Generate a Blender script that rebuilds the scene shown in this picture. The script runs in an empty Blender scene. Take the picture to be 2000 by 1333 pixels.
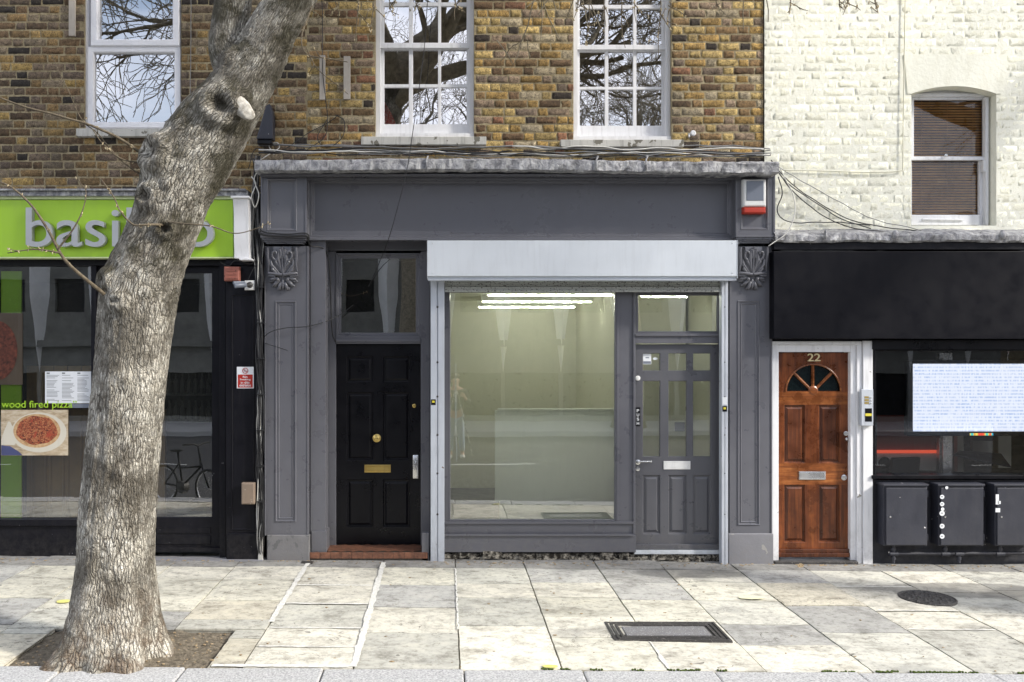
import bpy, bmesh, math, random
import numpy as np
from mathutils import Vector, Matrix, noise
R = math.radians
scn = bpy.context.scene
COL = scn.collection
rnd = random.Random(7)
# ------------------------------------------------------------------ camera model
F = 1710.0; EX, EY, EZ = 0.0, -9.0, 2.21; PX, PY = 870.0, 680.0
def X(px, Y=0.0): return (px-PX)*(Y-EY)/F
def Z(py, Y=0.0): return EZ-(py-PY)*(Y-EY)/F
def P(px, py, Y=0.0): return Vector((X(px, Y), Y, Z(py, Y)))
def gz(x): return 0.02-0.0075*x

# ------------------------------------------------------------------ mesh builder
class MB:
    def __init__(s): s.v = []; s.f = []; s.m = []; s.mi = 0
    def vert(s, x, y, z): s.v.append((x, y, z)); return len(s.v)-1
    def face(s, *i): s.f.append(tuple(i)); s.m.append(s.mi)
    def quad(s, a, b, c, d):
        n = len(s.v); s.v += [tuple(a), tuple(b), tuple(c), tuple(d)]; s.face(n, n+1, n+2, n+3)
    def box(s, x0, x1, y0, y1, z0, z1):
        if x0 > x1: x0, x1 = x1, x0
        if y0 > y1: y0, y1 = y1, y0
        if z0 > z1: z0, z1 = z1, z0
        n = len(s.v)
        s.v += [(x0,y0,z0),(x1,y0,z0),(x1,y1,z0),(x0,y1,z0),(x0,y0,z1),(x1,y0,z1),(x1,y1,z1),(x0,y1,z1)]
        for q in ((0,3,2,1),(4,5,6,7),(0,1,5,4),(1,2,6,5),(2,3,7,6),(3,0,4,7)): s.face(*[n+k for k in q])
    def pbox(s, a, b, t, u, Yf, Yb):            # a box measured on its front plane
        s.box(X(a, Yf), X(b, Yf), Yf, Yb, Z(t, Yf), Z(u, Yf))
    def ring(s, x0, x1, z0, z1, prof, cap=True, close_back=False):
        n = len(s.v); k = len(prof)
        for ins, y in prof:
            s.v += [(x0+ins,y,z0+ins),(x1-ins,y,z0+ins),(x1-ins,y,z1-ins),(x0+ins,y,z1-ins)]
        for i in range(k-1):
            for j in range(4):
                a = n+4*i+j; b = n+4*i+(j+1) % 4
                s.face(a, b, b+4, a+4)
        if cap: s.face(*[n+4*(k-1)+j for j in range(4)])
        if close_back: s.face(n+3, n+2, n+1, n)
    def pring(s, a, b, t, u, Y, prof, **k): s.ring(X(a, Y), X(b, Y), Z(u, Y), Z(t, Y), prof, **k)
    def sheet(s, x0, x1, z0, z1, y, holes=()):
        xs = sorted({x0, x1, *[c for h in holes for c in h[:2] if x0 < c < x1]})
        zs = sorted({z0, z1, *[c for h in holes for c in h[2:] if z0 < c < z1]})
        for i in range(len(xs)-1):
            for j in range(len(zs)-1):
                cx = (xs[i]+xs[i+1])/2; cz = (zs[j]+zs[j+1])/2
                if any(h[0] < cx < h[1] and h[2] < cz < h[3] for h in holes): continue
                s.quad((xs[i],y,zs[j]),(xs[i+1],y,zs[j]),(xs[i+1],y,zs[j+1]),(xs[i],y,zs[j+1]))
    def tube(s, pts, r, n=8, cap=True):
        pts = [Vector(p) for p in pts]; rs = r if isinstance(r, (list, tuple)) else [r]*len(pts)
        base = len(s.v); up = None
        for i, p in enumerate(pts):
            t = (pts[min(i+1, len(pts)-1)]-pts[max(i-1, 0)])
            if t.length < 1e-9: t = Vector((0,0,1))
            t.normalize()
            if up is None:
                up = t.orthogonal().normalized()
            up = (up-t*up.dot(t));
            if up.length < 1e-6: up = t.orthogonal()
            up.normalize(); w = t.cross(up)
            for k in range(n):
                a = 2*math.pi*k/n
                s.v.append(tuple(p+(up*math.cos(a)+w*math.sin(a))*rs[i]))
        for i in range(len(pts)-1):
            for k in range(n):
                a = base+i*n+k; b = base+i*n+(k+1) % n
                s.face(a, b, b+n, a+n)
        if cap:
            s.face(*[base+k for k in reversed(range(n))]); s.face(*[base+(len(pts)-1)*n+k for k in range(n)])
    def lathe(s, c, prof, axis='y', n=24):
        base = len(s.v); c = Vector(c)
        for h, r in prof:
            for k in range(n):
                a = 2*math.pi*k/n; u = r*math.cos(a); w = r*math.sin(a)
                s.v.append(tuple(c+Vector({'y': (u, h, w), 'z': (u, w, h), 'x': (h, u, w)}[axis])))
        for i in range(len(prof)-1):
            for k in range(n):
                a = base+i*n+k; b = base+i*n+(k+1) % n
                s.face(a, b, b+n, a+n)
        s.face(*[base+k for k in range(n)]); s.face(*[base+(len(prof)-1)*n+k for k in range(n)])
    def prism(s, poly, y0, y1):                  # polygon in x,z, extruded along y
        n = len(s.v); k = len(poly)
        s.v += [(p[0], y0, p[1]) for p in poly]+[(p[0], y1, p[1]) for p in poly]
        s.face(*range(n, n+k)); s.face(*reversed(range(n+k, n+2*k)))
        for j in range(k): s.face(n+j, n+k+j, n+k+(j+1) % k, n+(j+1) % k)
    def xprism(s, poly, x0, x1):                 # polygon in y,z, extruded along x
        n = len(s.v); k = len(poly)
        s.v += [(x0, p[0], p[1]) for p in poly]+[(x1, p[0], p[1]) for p in poly]
        s.face(*range(n, n+k)); s.face(*reversed(range(n+k, n+2*k)))
        for j in range(k): s.face(n+j, n+k+j, n+k+(j+1) % k, n+(j+1) % k)
    def ellipsoid(s, c, rx, ry, rz, nu=12, nv=8, rot=None):
        base = len(s.v)
        for j in range(nv+1):
            ph = math.pi*j/nv
            for i in range(nu):
                th = 2*math.pi*i/nu
                v = Vector((rx*math.sin(ph)*math.cos(th), ry*math.sin(ph)*math.sin(th), rz*math.cos(ph)))
                if rot: v = rot @ v
                s.v.append((c[0]+v.x, c[1]+v.y, c[2]+v.z))
        for j in range(nv):
            for i in range(nu):
                a = base+j*nu+i; b = base+j*nu+(i+1) % nu
                s.face(a, b, b+nu, a+nu)
    def slats(s): pass

def mesh_obj(name, verts, faces, mats, parent=None, mi=None, smooth=False, bevel=0, fix=True, sharp=None):
    me = bpy.data.meshes.new(name)
    off = Vector((0,0,0))
    if parent is not None:
        off = wloc(parent)
    if isinstance(verts, np.ndarray):
        me.from_pydata((verts-np.array(off)).tolist(), [], faces.tolist() if isinstance(faces, np.ndarray) else faces)
    else:
        me.from_pydata([(v[0]-off.x, v[1]-off.y, v[2]-off.z) for v in verts], [], faces)
    if not isinstance(mats, (list, tuple)): mats = [mats]
    for m in mats: me.materials.append(m)
    if mi is not None: me.polygons.foreach_set('material_index', mi)
    if fix:
        bm = bmesh.new(); bm.from_mesh(me); bmesh.ops.recalc_face_normals(bm, faces=bm.faces); bm.to_mesh(me); bm.free()
    if smooth:
        me.polygons.foreach_set('use_smooth', [True]*len(me.polygons))
        if sharp: me.set_sharp_from_angle(angle=R(sharp))
    me.update()
    o = bpy.data.objects.new(name, me); COL.objects.link(o)
    if parent is not None: o.parent = parent
    if bevel:
        b = o.modifiers.new('bevel', 'BEVEL'); b.width = bevel; b.segments = 2; b.limit_method = 'ANGLE'; b.angle_limit = R(50)
    return o
def islands(mb):
    par = list(range(len(mb.v)))
    def fd(a):
        while par[a] != a: par[a] = par[par[a]]; a = par[a]
        return a
    for f in mb.f:
        r = fd(f[0])
        for k in f[1:]: par[fd(k)] = r
    g = {}
    for i, f in enumerate(mb.f): g.setdefault(fd(f[0]), []).append(i)
    res = []
    for fs in g.values():
        m = MB(); mp = {}
        for i in fs:
            nf = []
            for k in mb.f[i]:
                if k not in mp: mp[k] = len(m.v); m.v.append(mb.v[k])
                nf.append(mp[k])
            m.f.append(tuple(nf)); m.m.append(mb.m[i])
        res.append(m)
    return res
def parts(name, mb, mats, parent, **k):
    for m in islands(mb): o = part(name, m, mats, parent, **k)
    return o
def wloc(o):
    l = Vector((0,0,0))
    while o is not None: l += o.location; o = o.parent
    return l
def part(name, mb, mats, parent, label=None, **k):
    o = mesh_obj(name, mb.v, mb.f, mats, parent, mb.m, **k)
    if label: o['label'] = label
    return o
def thing(name, label, cat, loc=(0,0,0), group=None):
    o = bpy.data.objects.new(name, None); COL.objects.link(o); o.location = loc
    o.empty_display_size = 0.1
    o['label'] = label; o['category'] = cat
    if group: o['group'] = group
    return o
def solo(name, mb, mats, label, cat, group=None, **k):
    o = mesh_obj(name, mb.v, mb.f, mats, None, mb.m, **k)
    c = np.array(mb.v).mean(axis=0)
    zmin = min(v[2] for v in mb.v)
    o.data.transform(Matrix.Translation((-c[0], -c[1], -zmin))); o.location = (c[0], c[1], zmin)
    o['label'] = label; o['category'] = cat
    if group: o['group'] = group
    return o
def struct(name, mb, mats, kind='structure', **k):
    o = mesh_obj(name, mb.v, mb.f, mats, None, mb.m, **k); o['kind'] = kind
    return o

# ------------------------------------------------------------------ materials
def srgb(r, g, b):
    f = lambda c: (c/255/12.92) if c/255 <= 0.04045 else ((c/255+0.055)/1.055)**2.4
    return (f(r), f(g), f(b), 1)
class NT:
    def __init__(s, name):
        s.mat = bpy.data.materials.new(name); s.mat.use_nodes = True
        s.nt = s.mat.node_tree; s.nt.nodes.clear()
        s.out = s.n('ShaderNodeOutputMaterial')
    def n(s, t, **k):
        nd = s.nt.nodes.new(t)
        for a, b in k.items(): setattr(nd, a, b)
        return nd
    def l(s, a, b): s.nt.links.new(a, b)
    def val(s, sock, v):
        if hasattr(v, 'is_linked') or isinstance(v, bpy.types.NodeSocket): s.l(v, sock)
        else: sock.default_value = v
    def pos(s, scale=(1,1,1), attr=None):
        g = s.n('ShaderNodeNewGeometry').outputs['Position'] if attr is None else s.n('ShaderNodeAttribute', attribute_name=attr).outputs['Vector']
        m = s.n('ShaderNodeMapping'); s.l(g, m.inputs[0]); m.inputs['Scale'].default_value = scale
        return m.outputs[0]
    def noise(s, vec, scale, detail=4, rough=0.55, dist=0):
        t = s.n('ShaderNodeTexNoise'); s.l(vec, t.inputs['Vector'])
        t.inputs['Scale'].default_value = scale; t.inputs['Detail'].default_value = detail
        t.inputs['Roughness'].default_value = rough; t.inputs['Distortion'].default_value = dist
        return t.outputs['Fac']
    def ramp(s, fac, stops, interp='LINEAR'):
        r = s.n('ShaderNodeValToRGB'); s.l(fac, r.inputs[0]); e = r.color_ramp.elements; r.color_ramp.interpolation = interp
        while len(e) < len(stops): e.new(0.5)
        for q, (p, c) in zip(e, stops):
            q.position = p; q.color = c if isinstance(c, (tuple, list)) and len(c) == 4 else (c, c, c, 1)
        return r.outputs[0]
    def mix(s, fac, a, b, mode='MIX'):
        m = s.n('ShaderNodeMix', data_type='RGBA', blend_type=mode)
        s.val(m.inputs[0], fac); s.val(m.inputs[6], a); s.val(m.inputs[7], b)
        return m.outputs[2]
    def math(s, op, a, b=0.0, clamp=False):
        m = s.n('ShaderNodeMath', operation=op); m.use_clamp = clamp
        s.val(m.inputs[0], a); s.val(m.inputs[1], b); return m.outputs[0]
    def bump(s, h, strength, dist, normal=None):
        b = s.n('ShaderNodeBump'); s.l(h, b.inputs['Height']); b.inputs['Strength'].default_value = strength
        b.inputs['Distance'].default_value = dist
        if normal: s.l(normal, b.inputs['Normal'])
        return b.outputs[0]
    def bsdf(s, color, rough=0.6, normal=None, metal=0, spec=0.5, **k):
        p = s.n('ShaderNodeBsdfPrincipled'); s.val(p.inputs['Base Color'], color); s.val(p.inputs['Roughness'], rough)
        s.val(p.inputs['Metallic'], metal); s.val(p.inputs['Specular IOR Level'], spec)
        if normal: s.l(normal, p.inputs['Normal'])
        for a, b in k.items(): s.val(p.inputs[a], b)
        s.l(p.outputs[0], s.out.inputs[0]); return p
MATS = {}
def paint(name, col, rough=0.5, var=0.12, bump=0.25, chips=None, chipcol=(0.6,0.58,0.55,1), chipamt=0.72, nscale=6, metal=0, spec=0.5, grime=0.25, streak=True):
    if name in MATS: return MATS[name]
    t = NT(name); p = t.pos()
    n1 = t.noise(p, nscale, 5, .6)
    c = t.mix(n1, tuple(x*(1-var) for x in col[:3])+(1,), tuple(min(1, x*(1+var)) for x in col[:3])+(1,))
    n2 = t.noise(t.pos((22,22,2.2)) if streak else t.pos((3,3,3)), 1, 5, .65)
    dirt = t.ramp(n2, [(0.50, 0), (0.78, 1)])
    c = t.mix(t.math('MULTIPLY', dirt, grime), c, (0.11,0.10,0.085,1))
    sz = t.n('ShaderNodeSeparateXYZ'); t.l(t.pos(), sz.inputs[0])
    low = t.math('MULTIPLY', t.math('SUBTRACT', .42, sz.outputs['Z']), 2.4, True)
    sp = t.math('MULTIPLY', low, t.ramp(t.noise(p, 16, 6, .75), [(.40, 0), (.62, 1)]), True)
    c = t.mix(t.math('MULTIPLY', sp, .0 if grime <= .05 else (.10 if max(col[:3]) < .05 else .30)), c, (.20,.185,.16,1))
    if chips:
        n3 = t.noise(p, chips, 3, .5)
        m = t.ramp(n3, [(chipamt, 0), (chipamt+0.012, 1)])
        c = t.mix(m, c, chipcol)
    n4 = t.noise(p, 260, 3, .6)
    n5 = t.noise(p, 35, 4, .6)
    h = t.math('ADD', t.math('MULTIPLY', n4, .25), n5)
    nm = t.bump(h, bump, 0.003)
    rr = t.ramp(n1, [(0.3, max(.02, rough-.1)), (0.7, min(1, rough+.12))])
    t.bsdf(c, rr, nm, metal, spec)
    MATS[name] = t.mat; return t.mat
def emit(name, col, strength):
    t = NT(name); e = t.n('ShaderNodeEmission'); e.inputs[0].default_value = col; e.inputs[1].default_value = strength
    t.l(e.outputs[0], t.out.inputs[0]); return t.mat
def glass(name, refl, tint=(1,1,1,1), wav=0.15, wscale=1.6, blend=0.0, dirt=0.0):
    t = NT(name)
    n = t.noise(t.pos(), wscale, 2, .5); nm = t.bump(n, wav, 0.02)
    g = t.n('ShaderNodeBsdfGlossy'); g.inputs['Roughness'].default_value = 0.0; g.inputs['Color'].default_value = (1,1,1,1); t.l(nm, g.inputs['Normal'])
    tr = t.n('ShaderNodeBsdfTransparent'); tr.inputs[0].default_value = tint
    fr = t.n('ShaderNodeFresnel'); fr.inputs[0].default_value = 1.5
    f = t.math('ADD', t.math('MULTIPLY', fr.outputs[0], 1.0), refl, True)
    m = t.n('ShaderNodeMixShader'); t.l(f, m.inputs[0]); t.l(tr.outputs[0], m.inputs[1]); t.l(g.outputs[0], m.inputs[2])
    last = m.outputs[0]
    if dirt:
        d = t.n('ShaderNodeBsdfDiffuse'); d.inputs[0].default_value = (.5,.52,.42,1)
        dn = t.ramp(t.noise(t.pos((1,1,.5)), 3, 5, .6), [(.3, dirt*.5), (.75, dirt*1.4)])
        m2 = t.n('ShaderNodeMixShader'); t.l(dn, m2.inputs[0]); t.l(last, m2.inputs[1]); t.l(d.outputs[0], m2.inputs[2]); last = m2.outputs[0]
    t.l(last, t.out.inputs[0]); return t.mat

M_grey = paint('grey_gloss_paint', (.113,.114,.129,1), .33, .07, .12, chips=26, chipamt=.82, chipcol=(.3,.3,.33,1), grime=.12)
M_grey2 = paint('grey_door_paint', (.094,.095,.106,1), .33, .06, .12, grime=.10)
M_plinth = paint('stone_grey_plinth', (.19,.19,.205,1), .75, .25, .6, chips=9, chipamt=.68, chipcol=(.28,.27,.25,1), grime=.5, streak=False)
M_barestone = paint('bare_stone', (.165,.162,.165,1), .85, .35, 1.0, chips=9, chipamt=.6, chipcol=(.12,.12,.12,1), grime=.6, streak=False)
M_black = paint('black_gloss_paint', (.005,.005,.007,1), .32, .3, .12, chips=24, chipamt=.795, chipcol=(.25,.25,.27,1), grime=.02, spec=.22)
M_blackA = paint('black_shopfront_paint', (.006,.006,.009,1), .42, .3, .3, chips=20, chipamt=.74, chipcol=(.20,.20,.21,1), grime=.06, spec=.18)
M_navy = paint('dark_slate_paint', (.012,.013,.021,1), .6, .2, .5, chips=13, chipamt=.735, chipcol=(.5,.48,.45,1), grime=.10)
M_meter = paint('meter_box_paint', (.028,.030,.042,1), .5, .15, .3, chips=17, chipamt=.72, chipcol=(.62,.6,.58,1), grime=.10)
M_fasciaC = paint('black_fascia_board', (.0035,.0035,.006,1), .45, .1, .06, grime=.012, spec=.14)
M_white = paint('white_gloss_paint', (.74,.74,.75,1), .4, .05, .25, chips=17, chipamt=.73, chipcol=(.25,.23,.19,1), grime=.30)
M_upvc = paint('white_plastic_frame', (.80,.80,.83,1), .3, .02, .03, grime=.06)
M_sill = paint('weathered_sill_paint', (.50,.49,.45,1), .8, .25, .8, chips=11, chipamt=.6, chipcol=(.16,.15,.12,1), grime=.75)
M_silver = paint('powder_coated_aluminium', (.62,.655,.69,1), .42, .03, .05, chips=15, chipamt=.80, chipcol=(.2,.2,.2,1), grime=.10, metal=.15)
M_rail = paint('galvanised_rail', (.50,.53,.58,1), .45, .06, .15, chips=16, chipamt=.735, chipcol=(.12,.06,.03,1), grime=.22, metal=.2)
M_bar = paint('speckled_shutter_bar', (.42,.43,.40,1), .55, .15, .4, chips=55, chipamt=.60, chipcol=(.10,.09,.08,1), grime=.4)
M_dark = paint('dark_void_paint', (.012,.012,.014,1), .8, .2, .2, grime=0)
M_green = paint('lime_green_sign', (.36,.60,.025,1), .45, .04, .04, grime=.06)
M_letter = paint('brushed_letter', (.42,.43,.44,1), .35, .06, .05, grime=.12, metal=.3)
M_tile_dark = paint('tile_grout', (.05,.04,.03,1), .9, .2, .3)
M_brass = paint('aged_brass', (.55,.40,.13,1), .35, .2, .15, metal=.85, grime=.3)
M_chrome = paint('satin_chrome', (.66,.66,.66,1), .25, .08, .05, metal=.85, grime=.15)
M_alarmw = paint('alarm_plastic', (.72,.72,.70,1), .4, .03, .05, grime=.15)
M_alarmg = paint('alarm_grey_panel', (.16,.18,.22,1), .35, .06, .05, grime=.1)
M_red = paint('red_plastic', (.42,.03,.012,1), .35, .1, .1, grime=.15)
M_cab_b = paint('black_cable', (.012,.012,.013,1), .5, .2, .1, grime=.1)
M_cab_g = paint('grey_cable', (.19,.19,.185,1), .6, .2, .2, grime=.3)
M_cab_w = paint('white_cable', (.62,.61,.56,1), .6, .1, .2, grime=.35)
M_inwall = paint('shop_wall_paint', (.64,.64,.55,1), .8, .05, .1, grime=.06)
M_infloor = paint('shop_floor', (.07,.075,.07,1), .5, .2, .1, streak=False)
M_board = paint('pale_counter_board', (.82,.85,.80,1), .6, .04, .05, grime=.05)
M_inblack = paint('dark_room_paint', (.012,.012,.013,1), .9, .1, .1, grime=0)
M_ingrey = paint('room_grey', (.05,.05,.055,1), .9, .1, .1, grime=0)
M_redwall = paint('red_room_wall', (.16,.022,.010,1), .7, .2, .1)
M_cabinet = paint('wood_panel_interior', (.34,.21,.08,1), .5, .35, .1)
M_batten = paint('weathered_batten', (.42,.38,.33,1), .9, .2, .6, grime=.5)
M_iron = paint('cast_iron', (.030,.028,.027,1), .5, .4, .8, chips=80, chipamt=.62, chipcol=(.15,.14,.13,1), streak=False)
M_concrete_in = paint('cover_infill', (.15,.15,.155,1), .85, .25, 1.0, chips=130, chipamt=.62, chipcol=(.4,.4,.4,1), streak=False)
M_paper = paint('white_paper', (.72,.74,.76,1), .7, .02, .02, grime=.05)
M_ink = paint('grey_ink', (.22,.23,.24,1), .7, .1, .02, grime=0)
M_signred = paint('sign_red', (.40,.025,.015,1), .4, .05, .02, grime=.05)
M_stick_y = paint('yellow_sticker', (.65,.55,.05,1), .5, .05, .02, grime=.1)
M_boxtan = paint('tan_junction_box', (.20,.15,.11,1), .7, .2, .3, chips=20, chipamt=.66, chipcol=(.4,.36,.3,1))
M_redbox = paint('faded_red_box', (.30,.10,.07,1), .6, .25, .4, chips=40, chipamt=.62, chipcol=(.08,.03,.02,1))
M_jeans = paint('light_jeans', (.35,.42,.50,1), .9, .15, .4, grime=0)
M_jacket = paint('dark_jacket', (.03,.032,.03,1), .9, .15, .4, grime=0)
M_skin = paint('skin', (.50,.30,.21,1), .55, .06, .1, grime=0)
M_hair = paint('brown_hair', (.05,.03,.018,1), .7, .3, .5, grime=0)
M_rubber = paint('black_rubber', (.012,.012,.012,1), .6, .2, .2, grime=.1)
G_up = glass('sash_glass', .42, wav=.05, wscale=2.2)
G_shop = glass('shop_glass', .25, (.90,.92,.82,1), wav=.05, wscale=1.1, dirt=.05)
G_dark = glass('dark_shop_glass', .22, (.9,.92,.86,1), wav=.05, wscale=1.1, dirt=.01)
G_C = glass('right_shop_glass', .07, (.9,.9,.9,1), wav=.05, wscale=1.1)
G_blind = glass('blind_window_glass', .0, (.95,.95,.95,1), wav=.05, wscale=2)

# brick material driven by a per-brick colour attribute
def brick_mat(name, bumpd=.004, white=False):
    t = NT(name); a = t.n('ShaderNodeAttribute', attribute_name='tone').outputs['Color']; p = t.pos()
    n1 = t.noise(p, 28, 6, .7); n2 = t.noise(p, 95, 5, .7); n3 = t.noise(p, 1.1, 4, .6)
    if white:
        c = t.mix(t.ramp(n1, [(.35, 0), (.8, .22)]), a, (.62,.60,.46,1))
        c = t.mix(t.ramp(t.noise(t.pos((1,1,.6)), 13, 6, .75), [(.66, 0), (.72, .5)]), c, (.36,.34,.22,1))
        c = t.mix(t.ramp(n2, [(.69, 0), (.74, .45)]), c, (.25,.22,.12,1))
    else:
        c = t.mix(1.0, a, t.ramp(n1, [(.30, (.38,.35,.31,1)), (.5, (1,1,1,1)), (.70, (1.6,1.55,1.42,1))]), 'MULTIPLY')
        c = t.mix(t.ramp(n2, [(.53, 0), (.60, .85)]), c, (.022,.016,.010,1))
        c = t.mix(t.ramp(t.noise(p, 60, 4, .6), [(.62, 0), (.70, .5)]), c, (.40,.34,.22,1))
        c = t.mix(t.ramp(n3, [(.45, 0), (.70, .55)]), c, (.040,.033,.024,1))
    h = t.math('ADD', t.math('MULTIPLY', n1, 1.4), t.math('MULTIPLY', n2, .8))
    t.bsdf(c, .55 if white else .88, t.bump(h, .9 if not white else .7, bumpd), 0, .35)
    return t.mat
M_brick = brick_mat('stock_brick', .012)
M_wbrick = brick_mat('painted_brick', .008, True)
def mortar_mat():
    t = NT('lime_mortar'); p = t.pos()
    n = t.noise(p, 30, 6, .7); n3 = t.noise(p, 1.3, 4, .6)
    c = t.ramp(n, [(.3, (.17,.135,.08,1)), (.5, (.36,.30,.185,1)), (.8, (.50,.43,.29,1))])
    c = t.mix(t.ramp(n3, [(.4, 0), (.75, .5)]), c, (.07,.055,.035,1))
    t.bsdf(c, .95, t.bump(n, 1, .008), 0, .2); return t.mat
M_mortar = mortar_mat()
def plaster_white():
    t = NT('white_masonry_paint'); p = t.pos(); n = t.noise(p, 24, 7, .7); n2 = t.noise(t.pos((1.2,1.2,.35)), 9, 5, .7)
    c = t.mix(t.ramp(n2, [(.5, 0), (.8, .5)]), (.83,.82,.70,1), (.60,.57,.42,1))
    c = t.mix(t.ramp(n, [(.66, 0), (.72, .55)]), c, (.34,.31,.2,1))
    t.bsdf(c, .6, t.bump(n, .8, .006), 0, .35); return t.mat
M_wpl = plaster_white()
def lead_mat():
    t = NT('lead_flashing'); p = t.pos((1,1,1)); n = t.noise(p, 14, 6, .7, .6); n2 = t.noise(t.pos((14,14,3)), 1.5, 5, .7)
    c = t.ramp(n, [(.30, (.06,.06,.065,1)), (.48, (.24,.24,.255,1)), (.7, (.55,.55,.55,1))])
    c = t.mix(t.ramp(n2, [(.5, 0), (.7, .7)]), c, (.66,.65,.62,1))
    t.bsdf(c, .5, t.bump(n, 1, .02), .25, .5); return t.mat
M_lead = lead_mat()
def slab_mat():
    t = NT('york_stone'); a = t.n('ShaderNodeAttribute', attribute_name='tone').outputs['Color']
    p = t.pos(); n1 = t.noise(t.pos((.9,1.5,1)), 3.0, 9, .75, .3); nf = t.noise(p, 17, 8, .8); n2 = t.noise(p, 60, 5, .7)
    c = t.mix(1.0, a, t.ramp(n1, [(.34, (.55,.54,.52,1)), (.5, (.98,.98,.98,1)), (.66, (1.13,1.12,1.08,1))]), 'MULTIPLY')
    c = t.mix(1.0, c, t.ramp(nf, [(.36, (.60,.59,.57,1)), (.5, (1,1,1,1)), (.7, (1.10,1.10,1.08,1))]), 'MULTIPLY')
    c = t.mix(t.ramp(t.noise(p, 8.5, 2, .4), [(.735, 0), (.75, .7)]), c, (.10,.095,.085,1))
    c = t.mix(t.ramp(n2, [(.62, 0), (.74, .5)]), c, (.20,.19,.17,1))
    # riven lamination edges: thin contour lines of a slow noise
    n4 = t.noise(t.pos((.9,1.8,1)), 1.5, 5, .6, .8)
    w = t.math('FRACT', t.math('MULTIPLY', n4, 4.6))
    line = t.ramp(w, [(0, 1), (.05, .0), (1, 0)])
    line = t.math('MULTIPLY', line, t.ramp(t.noise(p, 2.6, 3, .6), [(.44, 0), (.54, 1)]))
    c = t.mix(t.math('MULTIPLY', line, .92), c, (.07,.06,.05,1))
    n6 = t.noise(t.pos((1,1,1)), 1.15, 3, .5)
    c = t.mix(t.ramp(n6, [(.60, 0), (.68, .42)]), c, (.17,.17,.165,1))
    # dark oval patches with ragged edges of their own
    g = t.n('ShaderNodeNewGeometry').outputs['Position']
    for (cx, cy, rx, ry) in DARK_OVALS:
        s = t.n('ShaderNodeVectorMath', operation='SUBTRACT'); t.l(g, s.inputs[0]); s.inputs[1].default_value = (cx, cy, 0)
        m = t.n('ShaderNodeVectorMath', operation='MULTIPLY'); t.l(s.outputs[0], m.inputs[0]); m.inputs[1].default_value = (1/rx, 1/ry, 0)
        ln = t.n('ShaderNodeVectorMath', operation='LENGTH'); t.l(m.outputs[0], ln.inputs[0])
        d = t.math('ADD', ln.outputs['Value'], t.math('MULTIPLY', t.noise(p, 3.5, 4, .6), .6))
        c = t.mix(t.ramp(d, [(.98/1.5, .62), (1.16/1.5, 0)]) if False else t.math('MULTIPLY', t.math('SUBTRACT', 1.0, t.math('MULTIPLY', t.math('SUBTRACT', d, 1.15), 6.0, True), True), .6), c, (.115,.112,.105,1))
    h = t.math('ADD', n1, t.math('MULTIPLY', n2, .12))
    h = t.math('ADD', h, t.math('MULTIPLY', w, .15))
    t.bsdf(c, .78, t.bump(h, .8, .012), 0, .3); return t.mat
DARK_OVALS = [(2.42,-.42,.62,.20), (4.75,-.95,.95,.26), (5.6,-1.1,.8,.3)]
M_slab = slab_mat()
def simple_noise(name, c0, c1, sc=20, rough=.9, bd=.01, stops=(.3, .7), vs=(1,1,1), spec=.3, bs=.8):
    t = NT(name); n = t.noise(t.pos(vs), sc, 7, .7)
    t.bsdf(t.ramp(n, [(stops[0], c0), (stops[1], c1)]), rough, t.bump(n, bs, bd), 0, spec); return t.mat
M_joint = simple_noise('joint_sand', (.06,.055,.04,1), (.24,.22,.17,1), 18)
M_wjoint = simple_noise('white_mortar_joint', (.50,.49,.44,1), (.78,.77,.72,1), 30, bd=.012)
M_granite = simple_noise('granite_kerb', (.20,.20,.20,1), (.58,.58,.57,1), 70, .8, .006, (.34, .66))
M_asphalt = simple_noise('asphalt', (.030,.030,.032,1), (.085,.085,.085,1), 120, .9, .006)
M_soil = simple_noise('pit_soil', (.045,.036,.026,1), (.27,.23,.17,1), 28, .95, .03)
M_rubble = simple_noise('crumbling_base', (.02,.017,.013,1), (.50,.46,.38,1), 22, .95, .03, (.45, .68))
M_roadline = simple_noise('road_paint', (.45,.45,.43,1), (.75,.75,.72,1), 40, .8, .003)
M_moss = simple_noise('moss', (.03,.05,.012,1), (.11,.15,.03,1), 60, .95, .02)
M_litter = simple_noise('dry_leaf', (.14,.09,.045,1), (.48,.38,.24,1), 70, .9, .004)
M_tile = simple_noise('quarry_tile', (.085,.045,.032,1), (.27,.12,.07,1), 14, .6, .004)
M_opp = simple_noise('opposite_concrete', (.13,.13,.12,1), (.22,.22,.20,1), 3, .9, .01)
M_fin = simple_noise('white_fin', (.72,.72,.70,1), (.85,.85,.83,1), 4, .7, .003)
def wood_mat(name, dark, mid, hi, vs=(26,26,1.3)):
    t = NT(name); n = t.noise(t.pos(vs), 1, 6, .7, .6); n2 = t.noise(t.pos(), 5.5, 4, .6)
    c = t.ramp(n, [(.28, dark), (.5, mid), (.78, hi)])
    c = t.mix(t.ramp(n2, [(.35, .75), (.62, 0)]), c, dark)
    t.bsdf(c, t.ramp(n2, [(.3, .22), (.7, .42)]), t.bump(n, .3, .002), 0, .5); return t.mat
M_wood = wood_mat('varnished_door_wood', (.050,.012,.003,1), (.17,.044,.010,1), (.38,.125,.030,1))
M_woodp = wood_mat('varnished_panel_wood', (.035,.009,.003,1), (.10,.026,.007,1), (.22,.066,.017,1), (34,34,1.0))
M_woodh = wood_mat('varnished_rail_wood', (.07,.018,.004,1), (.26,.076,.016,1), (.50,.20,.055,1), (1.6,20,26))
M_slat = wood_mat('blind_slat_wood', (.34,.16,.045,1), (.60,.31,.11,1), (.76,.47,.20,1), (3,20,20))
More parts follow.
